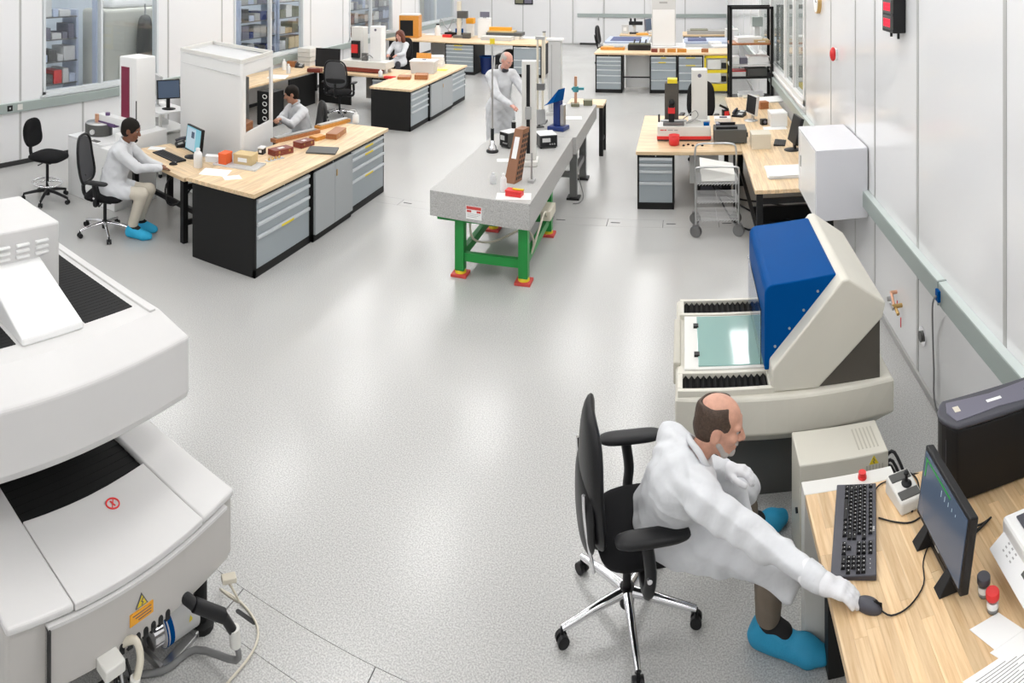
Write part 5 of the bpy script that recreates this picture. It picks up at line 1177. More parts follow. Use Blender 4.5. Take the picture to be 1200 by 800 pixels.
# ------------------------------------------------------------------ granite tables in the middle
def granite_tables():
    z = .90
    t = thing('granite_table', 'grey granite surface table on a green steel stand', 'table', (-2.06, 6.75, 0))
    def g(x, y, zz): return (x+2.06, y-6.75, zz)
    MB().hexa([g(-2.63, 6.77, .63), g(-1.515, 6.66, .63), g(-1.515, 9.335, .63), g(-2.63, 9.335, .63)], [g(-2.63, 6.77, z), g(-1.515, 6.66, z), g(-1.515, 9.335, z), g(-2.63, 9.335, z)]).build('granite_slab', M['granite'], t, bev=.006)
    xs, ys = (-2.32, -1.63), (6.88, 8.16)
    for x in xs:
        for y in ys:
            c = g(x, y, 0); l = box(c[0]-.05, c[0]+.05, c[1]-.05, c[1]+.05, .06, .63).build('leg', M['green'], t, bev=.004)
            MB().lathe([(.06, .03), (.06, .05), (.04, .065)], (c[0], c[1], 0), n=18).build('levelling_foot', M['yellow'], l); box(c[0]-.085, c[0]+.085, c[1]-.085, c[1]+.085, 0, .03).build('rubber_pad', M['red_pad'], l, bev=.004)
    for y in ys: c0, c1 = g(xs[0], y, 0), g(xs[1], y, 0); box(c0[0]+.05, c1[0]-.05, c0[1]-.03, c0[1]+.03, .16, .25).build('stretcher', M['green'], t, bev=.003); box(c0[0]-.25, c1[0]+.07, c0[1]-.04, c0[1]+.04, .575, .63).build('cross_beam', M['green'], t)
    for x in xs: c0, c1 = g(x, ys[0], 0), g(x, ys[1], 0); box(c0[0]-.03, c0[0]+.03, c0[1]+.05, c1[1]-.05, .16, .25).build('stretcher', M['green'], t, bev=.003)
    # sign on the front edge
    fy = lambda x: 6.77-(x+2.63)*.11/1.115
    def fp(x0, x1, z0, z1, o): return MB().hexa([g(x0, fy(x0)-o, z0), g(x1, fy(x1)-o, z0), g(x1, fy(x1)+.002, z0), g(x0, fy(x0)+.002, z0)], [g(x0, fy(x0)-o, z1), g(x1, fy(x1)-o, z1), g(x1, fy(x1)+.002, z1), g(x0, fy(x0)+.002, z1)])
    sg = fp(-2.21, -2.035, .665, .80, .003).build('warning_sign', M['paper'], t); fp(-2.205, -2.04, .765, .797, .004).build('sign_header', M['red_pad'], sg); fp(-2.20, -2.15, .735, .757, .004).build('sign_symbol', M['red_pad'], sg); fp(-2.09, -2.045, .735, .757, .004).build('sign_symbol', M['red_pad'], sg)
    for k in range(3): fp(-2.195, -2.05-.02*k, .718-.016*k, .722-.016*k, .004).build('sign_line', M['grey'], sg)
    # air line and junction box under the slab
    MB().bx(-1.62, -1.50, 7.65, 7.98, .36, .47).build('junction_box', M['cream'], label='cream junction box under the granite table edge', cat='box', bev=.01)
    MB().tube([(-1.55, 7.66, .42), (-1.53, 7.5, .52), (-1.52, 7.35, .55), (-1.55, 7.2, .40), (-1.6, 7.1, .22), (-1.62, 7.3, .27), (-1.8, 7.6, .27), (-2.05, 7.2, .26), (-2.22, 7.0, .35), (-2.24, 6.95, .60)], .012, n=6).build('air_hose', M['cream'], label='cream air hose looping under the granite table', cat='hose')
    # second table
    t = thing('granite_table', 'second granite surface table on grey legs behind the green-legged one', 'table', (-1.9, 9.35, 0))
    box(-.42, .43, 0, 2.25, .66, z).build('granite_slab', M['granite'], t, bev=.006)
    for x in (-.35, .37):
        for y in (.15, 1.05): l = box(x-.05, x+.05, y-.05, y+.05, .03, .66).build('leg', M['steel_dark'], t, bev=.004); box(x-.09, x+.09, y-.09, y+.09, 0, .03).build('rubber_pad', M['black'], l, bev=.004)
    box(-.3, .32, .12, .18, .3, .38).build('stretcher', M['steel_dark'], t); box(.34, .40, .2, 1.0, .3, .38).build('stretcher', M['steel_dark'], t)
    MB().tube([(-1.50, 9.5, .4), (-1.47, 9.6, .25), (-1.40, 9.55, .02), (-1.42, 9.3, .015), (-1.5, 9.25, .015)], .008, n=6).build('floor_lead', M['grey_cable'], label='grey lead dropping to the floor beside the second granite table', cat='cable')
    worktop('narrow butcher block bench end behind the granite tables', -2.0, -1.36, 11.62, 12.15, .88, legs=((.60, .06), (.60, .46), (.06, .06), (.06, .46)), rails=((.58, .62, .06, .46, .22, .27),), along='x')
    def at(px, py): return P(px, py, z)
    # pole stand
    t = thing('pole_stand', 'tall steel pole stand with round black and chrome foot on the granite table', 'stand', at(577, 178))
    MB().lathe([(.075, 0), (.08, .02), (.06, .035)], n=24).build('foot', M['black'], t); MB().lathe([(.055, .033), (.05, .07), (.03, .10), (.03, .14), (.022, .15)], n=20).build('collar', M['chrome'], t)
    MB().cyl((0, 0, .14), (0, 0, 1.42), .012, n=12).build('pole', M['steel'], t); MB().cyl((0, 0, .15), (0, 0, .30), .022, n=12).build('clamp', M['black'], t); box(-.03, .03, -.012, .012, 1.38, 1.45).build('pole_tag', M['yellow'], t)
    # column height gauge
    t = thing('height_gauge', 'tall white column height gauge with a black slot on the granite table', 'gauge', at(620, 192), .15)
    box(-.09, .11, -.12, .14, 0, .06).build('base', M['offwhite'], t, bev=.012); box(-.085, .085, -.05, .09, .06, 1.24).build('column', M['offwhite'], t, bev=.008); box(-.028, .015, -.058, -.048, .14, 1.20).build('slot', M['black'], t); box(-.04, .03, -.085, -.05, .55, .70).build('carriage', M['grey'], t, bev=.006)
    t = thing('angle_block', 'brown slotted step block leaning back before the white height gauge', 'block', P(602, 212, z), -.28)
    MB().hexa([(-.065, -.10, 0), (.065, -.10, 0), (.065, .07, 0), (-.065, .07, 0)], [(-.055, .12, .55), (.055, .12, .55), (.055, .27, .55), (-.055, .27, .55)]).build('block_body', M['brown_cast'], t, bev=.004)
    for k in range(9):
        for c in range(3):
            u0 = .06+.098*k; u1 = u0+.058; f = lambda u: -.10+.22*u
            xx = .0652-.01*u0; ya, yb = .022+.047*c, .052+.047*c
            MB().hexa([(xx-.012, f(u0)+ya, .55*u0), (xx+.0008, f(u0)+ya, .55*u0), (xx+.0008, f(u0)+yb, .55*u0), (xx-.012, f(u0)+yb, .55*u0)], [(xx-.012, f(u1)+ya, .55*u1), (xx+.0004, f(u1)+ya, .55*u1), (xx+.0004, f(u1)+yb, .55*u1), (xx-.012, f(u1)+yb, .55*u1)]).build('slot', M['dark_gap'], t)
    f = lambda u: -.1025+.22*u
    MB().hexa([(-.03, f(.45), .248), (.03, f(.45), .248), (.03, f(.45)+.004, .248), (-.03, f(.45)+.004, .248)], [(-.03, f(.85), .468), (.03, f(.85), .468), (.03, f(.85)+.004, .468), (-.03, f(.85)+.004, .468)]).build('block_label', M['paper'], t)
    t = thing('rod_stand', 'small steel rod stand on the granite table beside the brown block', 'stand', at(623, 213)); box(-.035, .035, -.05, .05, 0, .03).build('base', M['steel'], t, bev=.004); MB().cyl((0, 0, .03), (0, 0, .32), .010, n=10).build('rod', M['steel'], t)
    def instr(name, label, loc, rz, w, d, h, top='white', face='black'):
        t = thing(name, label, 'instrument', loc, rz); box(-w/2, w/2, -d/2, d/2, .015, h).build('case', M['dark_grey'], t, bev=.006); box(-w/2+.004, w/2-.004, -d/2+.004, d/2-.004, h, h+.006).build('top_plate', M[top], t)
        f = box(-w/2+.01, w/2-.01, -d/2-.006, -d/2, .025, h-.01).build('front_panel', M[face], t, bev=.002); box(-w*.35, w*.1, -d/2-.008, -d/2-.005, h*.5, h*.8).build('display', M['grey_light'], f)
        for k in range(3): MB().cyl((w*.2+.03*(k-1), -d/2-.006, h*.35), (w*.2+.03*(k-1), -d/2-.02, h*.35), .010, n=10).build('knob', M['steel'], f)
        for x in (-w*.4, w*.4):
            for y in (-d*.4, d*.4): MB().cyl((x, y, 0), (x, y, .016), .012, n=8).build('foot', M['black'], t)
        return t
    instr('readout_unit', 'dark readout unit with pale top left of the height gauge', at(600, 171), -.6, .18, .28, .20)
    instr('readout_unit', 'dark readout unit with panel knobs right of the height gauge', at(640, 171), .45, .24, .26, .17)
    t = thing('gauge_head', 'small black gauge head on the left readout unit', 'gauge', P(602, 150, 1.125)); MB().cyl((0, 0, 0), (0, 0, .08), .03, n=14).build('head', M['black'], t); MB().cyl((0, 0, .08), (0, 0, .095), .022, n=12).build('cap', M['steel'], t)
    t = thing('tilted_display', 'small grey display panel facing the standing man', 'display', at(632, 149), .5); box(-.06, .06, -.05, .05, 0, .02).build('foot', M['dark_grey'], t); MB().bx(-.09, .09, -.015, .015, .04, .26, tilt=-.2).build('panel', M['grey'], t, bev=.005); box(-.015, .015, .0, .02, .01, .1).build('neck', M['dark_grey'], t)
    papers('white note pad beside the brown block on the granite table', at(591, 188), .3, .18, .13, 3)
    bottle('small clear jar at the near end of the granite table', at(578, 215), .035, .12, m='milky', cap='milky')
    bottle('white squeeze bottle beside the red box on the granite table', at(590, 224), .033, .19, m='white')
    papers('white sheet beneath the red box on the granite table', at(602, 230), .2, .36, .20, 1)
    t = thing('red_box', 'red plastic box with a yellow tool across it on the granite table', 'box', P(603, 229, z+.002), -.1); box(-.085, .085, -.05, .05, 0, .055).build('box_body', M['red'], t, bev=.004); box(-.09, .09, -.053, .053, .045, .062).build('box_lid', M['red'], t, bev=.004); box(-.02, .10, -.015, .015, .062, .075).build('yellow_tool', M['yellow'], t, bev=.003)
    # blue comparator
    t = thing('bench_comparator', 'dark blue bench comparator with a tilted blue screen on the second table', 'instrument', at(654, 152), -.25)
    box(-.13, .13, -.10, .12, 0, .06).build('base', M['blue_dark'], t, bev=.01); box(-.07, .03, -.02, .10, .06, .42).build('column', M['blue_dark'], t, bev=.008); box(.03, .09, .0, .08, .06, .36).build('steel_column', M['steel'], t, bev=.006)
    MB().hexa([(-.16, -.16, .36), (.0, -.16, .42), (.04, .10, .42), (-.12, .10, .36)], [(-.11, -.13, .40), (.04, -.08, .60), (.07, .10, .60), (-.06, .10, .42)]).build('screen_hood', M['blue'], t, bev=.006)
    t = thing('comparator_stand', 'small comparator stand with teal clamp at the far end of the second table', 'stand', at(676, 124), .2); box(-.10, .04, -.09, .09, 0, .05).build('base', M['olive'], t, bev=.008); MB().cyl((-.02, 0, .05), (-.02, 0, .50), .025, n=12).build('post', M['copper'], t); MB().cyl((-.02, 0, .24), (-.02, 0, .33), .05, n=14).bx(-.09, .12, -.02, .02, .27, .31).build('clamp', M['teal'], t); 
    carton('olive metal box beside the teal clamp stand', at(689, 123), .1, .15, .14, .09, 'olive', tape=False)
    papers('pale pink sheet on the second granite table', at(672, 138), .2, .26, .2, 1)
    # tall columns at the back
    t = thing('measuring_column', 'tall light grey square column rising behind the blue comparator', 'column', (-2.03, 10.75, z)); box(-.13, .13, -.12, .12, 0, .05).build('base', M['grey_light'], t, bev=.005); box(-.10, .10, -.08, .08, .05, 1.18).build('column', M['grey_light'], t, bev=.01); box(-.05, -.04, -.084, -.078, .1, 1.12).build('guide', M['grey'], t); box(-.13, .13, -.1, .1, 1.18, 1.21).build('cap', M['white'], t, bev=.004)
    t = thing('twin_post_gauge', 'tall twin post gauge with cream posts behind the standing man', 'gauge', (-2.14, 10.1, z)); box(-.10, .10, -.09, .09, 0, .04).build('base', M['steel_dark'], t, bev=.005)
    for x in (-.04, .04): MB().cyl((x, 0, .04), (x, 0, 1.28), .018, n=10).build('post', M['cream'], t)
    box(-.07, .07, -.03, .03, 1.26, 1.31).build('yoke', M['steel'], t, bev=.004); box(-.07, .07, -.04, .04, .5, .6).build('slider', M['steel_dark'], t, bev=.004)
granite_tables()
JS = dict(pelvis=(-2.98, 10.95, .95), chest=(-2.95, 10.92, 1.32), neck=(-2.91, 10.87, 1.52), head=(-2.84, 10.80, 1.665), face=(.78, -.50, -.50), headup=(.2, -.1, 1),
          shR=(-3.10, 10.80, 1.42), shL=(-2.80, 11.02, 1.42), elR=(-2.92, 10.55, 1.17), elL=(-2.58, 10.84, 1.18), wrR=(-2.68, 10.42, 1.07), wrL=(-2.42, 10.62, 1.08),
          hipR=(-3.06, 10.87, .92), hipL=(-2.90, 11.02, .92), knR=(-3.05, 10.87, .50), knL=(-2.88, 11.02, .50), anR=(-3.06, 10.88, .11), anL=(-2.90, 11.04, .11), toeR=(-2.92, 10.76, .045), toeL=(-2.76, 10.92, .045), org=(-2.97, 10.95, 0))
def hair_s(t, g, R, hs, vox, org):
    hair_cap(M['hair_grey'], bald=True, thick=.0015)(t, g, R, hs, vox, org); sdf_obj('shirt_collar', [rc(g(-.03, .05, -.155), g(.03, .05, -.155), .032, k=.02)], .01, M['trouser_dark'], t, org=org)
ps, _, _ = person('bald man in a long white coat standing at the granite table', JS, M['skin_pink'], M['coat'], M['trouser_dark'], M['shoe_cyan'], hair_s, vox=.013, hs=1.0, seated=False,
       hands=(dict(d=(.75, -.5, -.3), n=(0, 0, 1), side=-1, curl=.5), dict(d=(.6, -.6, -.3), n=(0, 0, 1), side=1, curl=.5)))
ps.scale = (1.06, 1.06, 1.06); ps.location = (-2.93, 10.75, 0)

# ------------------------------------------------------------------ workstation on the right
def right_station():
    z = .78
    cabinet('black tool cabinet with four grey drawers under the right workstation', (-.61, 9.18, 0), 0, .495, .62, .735, drawers=(.10, .115, .20, .36), rim=.022)
    worktop('butcher block worktop over the right drawer cabinet', -.63, .80, 9.16, 11.35, z, along='x', legs=((1.35, 2.1), (.06, 2.1), (1.35, .06)))
    worktop('butcher block desk running along the right wall', .805, 1.74, 7.56, 12.9, z, legs=((.06, .08), (.87, .08), (.06, 2.6), (.87, 2.6), (.06, 5.2), (.87, 5.2)), rails=((.04, .08, .1, 2.6, .2, .25), (.06, .87, .06, .10, .6, .66)))
    # contour tracer
    t = thing('contour_tracer', 'white and red contour measuring machine with pale column on the right worktop', 'machine', (0, 9.70, z))
    box(-.36, .40, .0, .36, .045, .21).build('base', M['offwhite'], t, bev=.008); box(-.365, .405, -.005, .36, .03, .075).build('red_stripe', M['red'], t); box(-.36, .40, .02, .34, 0, .03).build('feet_rail', M['dark_grey'], t)
    for k, w in enumerate((.05, .03, .07, .05)): box(-.32+.0+[0, .06, .11, .20][k], -.32+[0, .06, .11, .20][k]+w, -.003, .0, .155, .168).build('lettering', M['red' if k < 2 else 'grey'], t)
    box(.13, .36, .22, .46, .21, .98).build('column', M['offwhite'], t, bev=.012); MB().cyl((.245, .22, .90), (.245, .213, .90), .028, n=16).build('badge', M['slate'], t)
    box(.08, .40, .20, .48, .20, .26).build('column_foot', M['offwhite'], t, bev=.008)
    box(-.26, -.06, .16, .34, .21, .80).build('drive_column', M['brown'], t, bev=.008); box(-.22, -.08, .14, .30, .80, .86).build('yellow_cap', M['yellow'], t, bev=.004)
    box(-.20, -.12, .08, .16, .24, .50).build('probe_carriage', M['black'], t, bev=.006); box(-.21, -.11, .07, .15, .38, .46).build('red_knob_block', M['red'], t, bev=.004); MB().ell((-.16, .11, .53), (.045, .045, .05)).build('probe_head', M['black'], t)
    box(-.28, .02, .04, .28, .21, .26).build('stage', M['steel_dark'], t, bev=.005); MB().cyl((-.32, .12, .27), (.06, .12, .27), .018, n=12).build('stage_screw', M['steel'], t); MB().cyl((-.34, .12, .25), (-.34, .12, .36), .014, n=10).build('stage_knob', M['black'], t)
    MB().tube([(.0, .12, .29), (.08, .06, .36), (.18, .10, .42), (.22, .16, .33), (.12, .18, .24), (.05, .1, .24), (.14, .05, .30), (.26, .08, .27)], .007, n=6).build('probe_cable', M['grey'], t)
    box(.30, .38, .05, .14, .21, .25).build('blue_block', M['blue'], t, bev=.004)
    t = thing('red_cup', 'red plastic cup in front of the contour measuring machine', 'cup', P(790, 170, z)); MB().lathe([(.05, 0), (.07, .01), (.075, .14), (.068, .14), (.06, .02)], n=22).build('cup_body', M['red'], t); MB().tube([(.075*math.cos(2*math.pi*i/16), .075*math.sin(2*math.pi*i/16), .14) for i in range(16)], .005, n=6, smooth=1, closed=True).build('rim', M['red'], t)
    for k in range(5): MB().lathe([(.018, 0), (.02, .012), (.01, .02)], n=10).build('stylus_holder', M['black'], label='%s small black stylus holder in the row before the contour machine' % ('leftmost', 'second', 'middle', 'fourth', 'rightmost')[k], cat='holder', group='stylus holders before the contour machine', loc=P(801+5.5*k, 171-1.2*(k % 2), z))
    t = thing('power_supply', 'dark grey power supply box with open top on the right worktop', 'instrument', P(856, 168, z), 0); box(-.23, .23, -.05, .30, .015, .20).build('case', M['dark_grey'], t, bev=.006); box(-.20, .10, .0, .10, .2, .235).build('top_block', M['black'], t, bev=.004); box(-.20, -.14, .12, .26, .2, .25).build('top_block', M['slate'], t, bev=.004); MB().bx(-.16, .08, .16, .18, .2, .26).build('carry_handle', M['black'], t); box(.23, .25, .02, .08, .08, .14).build('side_knob', M['black'], t)
    for x in (-.18, .18):
        for y in (0, .26): MB().cyl((x, y, 0), (x, y, .016), .014, n=8).build('foot', M['black'], t)
    carton('cream metal instrument box on the right wall desk', P(891, 172, z), .0, .26, .26, .20, 'cream', tape=False, name='instrument_box')
    keyboard(P(914, 168, z), math.radians(78), 'small black keyboard before the right wall monitor', w=.30, d=.16, full=False, m=M['black'])
    monitor('black monitor turned sideways near the right wall', (1.48, 9.15, z), math.radians(-82), w=.36, h=.36, zs=.10, tilt=.25, scr='black')
    monitor('beige-backed monitor at the far end of the right desk', (1.10, 10.95, z), math.radians(-70), w=.36, h=.31, case='grey_light', zs=.10, tilt=.12, scr='black')
    phone('black desk phone between the two right desk monitors', P(866, 136, z), math.radians(-25))
    carton('white paper carton on the right wall desk', P(911, 146, z), .05, .26, .30, .20, 'white', tape=False)
    papers('white paper ream lying on the carton by the right wall', (P(911, 146, z)[0], P(911, 146, z)[1]+.02, z+.204), .08, .25, .28, 6)
    papers('thick stack of white paper at the near end of the wall desk', P(920, 203, z), 0, .44, .42, 10, th=.004)
    papers('white sheet under the paper carton on the wall desk', P(908, 150, z), 0, .36, .2, 1)
    carton('brown cardboard box behind the beige-backed monitor', P(894, 127, z), .3, .16, .14, .12, 'case_wood', tape=False)
    papers('scattered documents at the far end of the wall desk', P(905, 117, z), .2, .5, .5, 5, th=.004)
    papers('manuals stacked on documents near the far monitor', P(880, 114, z), .0, .3, .2, 3, th=.008, m='cream')
    t = thing('camera_unit', 'small black sensor unit beside the white paper carton', 'sensor', P(895, 146, z), .3); box(-.05, .05, -.04, .04, 0, .09).build('body', M['black'], t, bev=.006); MB().cyl((0, -.04, .05), (0, -.06, .05), .022, n=12).build('lens', M['slate'], t)
    t = thing('white_device', 'white device between contour machine and phone on the right worktop', 'instrument', P(846, 143, z), 0); box(-.12, .14, -.04, .14, 0, .07).build('case', M['white'], t, bev=.008); box(-.04, .08, -.02, .03, .07, .09).build('top_keys', M['slate'], t, bev=.003)
    for k, (a, b) in enumerate(((.5, 7.9), (.7, 8.4), (.55, 8.9))):
        MB().tube([(.15+.1*k, 9.75, .70), (.25, 9.6, .45-.05*k), (.45+.05*k, 9.5, .16), (a+.2, b+.6, .03), (1.2, b+.4, .02), (1.5, b, .03+.02*k)], .012, n=6).build('floor_cable', M['black'], label='%s black cable sagging below the right workstation to the floor' % ('leftmost', 'middle', 'rightmost')[k], cat='cable', group='cables under the right workstation')
    for k in range(3): MB().tube([(1.0+.1*k, 7.9+.1*k, .015), (1.2, 7.75+.1*k, .03), (1.4, 7.9+.2*k, .015), (1.25+.1*k, 8.2, .03), (1.05, 8.0+.15*k, .015), (1.5, 7.7, .02), (1.68, 7.9+.1*k, .03)], .009, n=6).build('coiled_cable', M['cream' if k == 1 else 'grey_cable'], label=('grey lead coiled on the floor left under the wall desk', 'cream lead coiled on the floor under the wall desk', 'grey lead coiled on the floor close to the right wall')[k], cat='cable')
    box(.1, .5, 9.5, 9.62, .25, .75).build('modesty_panel', M['grey_light'], label='pale grey panel hanging under the right worktop', cat='panel', bev=.004)
    t = thing('floor_computer', 'black computer case lying on the floor under the right worktop', 'computer', (.45, 9.75, 0)); box(-.24, .24, -.1, .3, .01, .20).build('case', M['black'], t, bev=.006); box(-.2, .1, -.104, -.1, .05, .16).build('front_panel', M['charcoal'], t)
    make_chair('black swivel chair behind the contour measuring machine', (.28, 11.75, 0), math.radians(170), seat_h=.50, back='pad', chrome=False, arms=True, back_h=.66, bw=.50, recline=.05)
    t = thing('torque_wrench_stand', 'black and red hand tool stand between chair and phone', 'tool', P(850, 137, z), .3); box(-.05, .05, -.04, .04, 0, .12).build('stand', M['black'], t, bev=.005); box(-.03, .05, -.045, -.038, .03, .10).build('red_face', M['red'], t); MB().tube([(-.10, 0, .20), (-.02, 0, .16), (.05, 0, .12)], .02, n=8).build('grip', M['black'], t)
    t = thing('dark_filler', 'black tray and bars added to darken the floor under the wall desk', 'tray', (1.28, 8.15, 0)); MB().bx(-.38, .40, -.35, .55, .0, .02).bx(-.38, .40, .5, .55, 0, .2).build('tray_body', M['black_steel'], t, bev=.004)  # invented black tray, darkens the zone under the wall desk
    for k in range(3): box(-.3, .2, -.2+.2*k, -.14+.2*k, .02, .065).build('filler_bar', M['black' if k != 1 else 'grey'], t, bev=.005)
    # wire trolley
    t = thing('wire_trolley', 'chrome wire trolley with a pale instrument on its top shelf', 'trolley', (.42, 8.38, 0))
    w, d = .26, .26
    for x in (-w, w):
        for y in (-.12, .30): MB().cyl((x, y, .09), (x, y, .78), .012, n=10).build('post', M['steel'], t); cst = MB().cyl((x-.01, y-.02, .07), (x+.01, y+.02, .07), .07, n=18).bx(x-.04, x+.04, y-.03, y+.03, .12, .15); cst.build('caster', M['steel_dark'], t)
    MB().tube([(-w, .30, .70), (-w, .30, .94), (-w+.05, .30, 1.01), (0, .30, 1.02), (w-.05, .30, 1.01), (w, .30, .94), (w, .30, .70)], .013, n=8).build('push_handle', M['steel'], t); MB().tube([(-w, -.12, .74), (-w, -.12, .80), (-w+.05, -.12, .84), (w-.05, -.12, .84), (w, -.12, .80), (w, -.12, .74)], .013, n=8).build('front_hoop', M['steel'], t)
    for zz in (.20, .42, .64):
        s_ = MB()
        for k in range(12): y = -.12+.42*k/11; s_.cyl((-w, y, zz), (w, y, zz), .004, n=5)
        for x in (-w, 0, w): s_.cyl((x, -.12, zz-.006), (x, .30, zz-.006), .006, n=6)
        for k in range(14): x = -w+2*w*k/14; s_.cyl((x, -.12, zz-.02), (x+2*w/14, -.12, zz+.01), .004, n=5)
        s_.build('wire_shelf', M['steel'], t)
    MB().hexa([(.23, 8.29, .655), (.64, 8.29, .655), (.64, 8.64, .655), (.23, 8.64, .655)], [(.21, 8.32, .82), (.64, 8.32, .73), (.64, 8.64, .78), (.21, 8.64, .86)]).build('trolley_instrument', M['offwhite'], label='pale slanted instrument case on the wire trolley top shelf', cat='instrument', bev=.008)
right_station()
# ------------------------------------------------------------------ left rear: second cabinet bench, desks, woman
def rear_left():
    R90 = math.radians(90); x = -5.22
    cabinet('black-sided cabinet with grey drawers at the near end of the second bench', (x, 12.38, 0), R90, .98, .86, .79, drawers=(.15, .15, .15, .35))
    cabinet('grey two-door cabinet in the middle of the second bench', (x+.03, 13.37, 0), R90, 1.38, .86, .79, doors=2)
    cabinet('black cabinet with grey drawers at the far end of the second bench', (x, 14.76, 0), R90, 1.05, .86, .79, drawers=(.12, .14, .16, .36))
    worktop('butcher block worktop over the second row of cabinets', -6.1, -5.18, 12.34, 15.86, .835)
    z = .835
    def at(px, py): return P(px, py, z)
    wood_case('flat brown wooden case on the second bench, left of its pair', at(474, 92), .3, .28, .30, .06, latch=False)
    wood_case('flat brown wooden case on the second bench, right of its pair', at(494, 92), .3, .28, .32, .10, latch=False)
    t = thing('plastic_bin', 'large translucent white plastic bin on the second bench', 'bin', at(497, 85), .15); MB().hexa([(-.26, -.18, 0), (.26, -.18, 0), (.26, .18, 0), (-.26, .18, 0)], [(-.29, -.2, .26), (.29, -.2, .26), (.29, .2, .26), (-.29, .2, .26)]).build('bin_body', M['milky'], t, bev=.01); box(-.30, .30, -.21, .21, .26, .29).build('bin_lid', M['white'], t, bev=.008); box(-.04, .04, -.05, .05, .29, .305).build('lid_latch', M['slate'], t)
    for k in range(3): carton('%s white plastic tray of the stack on the second bench' % ('lowest', 'middle', 'topmost')[k], (at(510, 77)[0], at(510, 77)[1], z+.082*k), .15+.1*k, .42, .34, .075, 'white', tape=False, name='plastic_tray', cat='tray', group='stacked white trays on the second bench')
    papers('yellow sheet beside the white trays on the second bench', at(518, 82), .2, .24, .28, 1, m='yellow')
    # desks
    worktop('butcher block desk along the left wall below the second window', -9.18, -8.25, 10.2, 15.4, .80, legs=((.87, .06), (.06, .06), (.06, 5.1)))
    worktop('butcher block desk carrying the twin-column instrument', -8.245, -6.22, 13.75, 14.85, .80, along='x', legs=((1.95, 1.0), (.06, 1.0)))
    cabinet('narrow grey drawer cabinet under the twin-column instrument desk', (-6.76, 13.80, 0), 0, .36, .6, .75, drawers=(.1, .1, .12, .3), rim=.02)
    z = .80
    box(-8.2, -7.35, 13.9, 13.94, .05, .75).build('modesty_panel', M['black_steel'], label='black modesty panel under the instrument desk', cat='panel'); box(-8.22, -8.18, 12.6, 13.7, .05, .75).build('modesty_panel', M['black_steel'], label='black side panel below the wall desk', cat='panel'); box(-7.3, -6.8, 14.6, 14.64, .1, .74).build('modesty_panel', M['grey'], label='grey panel beside the narrow drawer cabinet', cat='panel')
    t = thing('twin_column_instrument', 'white twin-column surface tester with red carriage on the rear desk', 'machine', (-7.12, 14.15, z)); 
    box(-.55, .60, -.12, .35, .10, .26).build('base', M['offwhite'], t, bev=.008); box(-.54, .50, -.13, .33, .02, .11).build('red_plinth', M['case_red'], t, bev=.004); box(-.5, .5, -.1, .3, 0, .02).build('feet_rail', M['black'], t)
    box(-.42, -.10, .15, .40, .26, 1.02).build('column', M['offwhite'], t, bev=.01); box(.12, .40, .05, .32, .26, 1.06).build('column', M['white'], t, bev=.01); box(-.38, -.18, .05, .15, .30, .70).build('carriage', M['black'], t, bev=.006); box(-.36, -.2, .02, .06, .42, .62).build('red_face', M['red'], t, bev=.004); MB().cyl((.26, .05, .98), (.26, .045, .98), .03, n=14).build('badge', M['slate'], t)
    MB().tube([(-.1, .0, .3), (.0, -.05, .36), (.12, 0, .40), (.2, .04, .33)], .012, n=6).build('cable', M['grey'], t); box(-.05, .08, -.05, .05, .26, .44).build('stage', M['steel_dark'], t, bev=.006)
    monitor('large black monitor seen behind the empty mesh chair', (-8.05, 14.05, z), math.radians(8), w=.62, h=.44, zs=.06, scr='black')
    phone('dark desk phone on the wall desk below the second window', P(351, 79, z), .3)
    wood_case('reddish wooden case on the wall desk beside the phone', P(369, 84, z), .2, .32, .2, .08, m='case_red', latch=False)
    for k in range(4): carton('%s pale document tray on the wall desk' % ('lowest', 'second', 'third', 'topmost')[k], (-8.85, 14.55, z+.11*k), .0, .36, .55, .095, 'offwhite', tape=False, name='document_tray', cat='tray', group='stacked document trays below the second window')
    bottle('white spray bottle on the wall desk near the enclosure', P(333, 82, z), .05, .26, m='white'); bottle('clear bottle beside the white spray bottle on the wall desk', P(338, 86, z), .05, .22)
    bottle('blue bottle beside the stacked document trays', P(371, 76, z), .05, .18, m='blue')
    carton('small pink and brown box on the wall desk', P(342, 78, z), .2, .2, .14, .13, 'case_wood', tape=False)
    papers('white papers on the near end of the wall desk', P(326, 90, z), .4, .40, .5, 3)
    t = thing('black_stand', 'black stand with rings under the near end of the wall desk', 'rack', (-8.0, 11.6, 0)); box(-.2, .2, -.2, .2, 0, .70).build('rack_body', M['black_steel'], t, bev=.005)
    for k in range(4): MB().tube([(.0+.05*math.cos(2*math.pi*i/12), -.21, .15+.15*k+.04*math.sin(2*math.pi*i/12)) for i in range(12)], .01, n=5, smooth=1, closed=True).build('ring', M['white'], t)
    make_chair('empty black mesh-back chair at the rear left desks', (-7.12, 12.95, 0), math.radians(8), seat_h=.55, back='mesh', chrome=True, back_h=.60, bw=.52, base_rot=.3, recline=.1, arm_x=.33)
    # red tray, bottles between instrument and bench
    t = thing('red_tray', 'small red tray beside the second bench worktop', 'tray', P(457, 92, .80), .1); box(-.13, .13, -.05, .05, 0, .05).build('tray_body', M['red'], t, bev=.005); box(-.11, .11, -.035, .035, .05, .055).build('tray_insert', M['red_pad'], t)
    worktop('short butcher block desk joining the second bench', -6.215, -6.105, 13.2, 14.85, .80, legs=((.055, 1.5),)); 
    for k, (px, py, m, lb) in enumerate(((446, 90, 'white', 'small white bottle beside the red tray'), (452, 86, 'milky', 'clear bottle between the red tray and the twin-column instrument'), (456, 84, 'steel', 'small steel cylinder near the red tray'))): bottle(lb, P(px, py, .80), .05, .16, m=m)
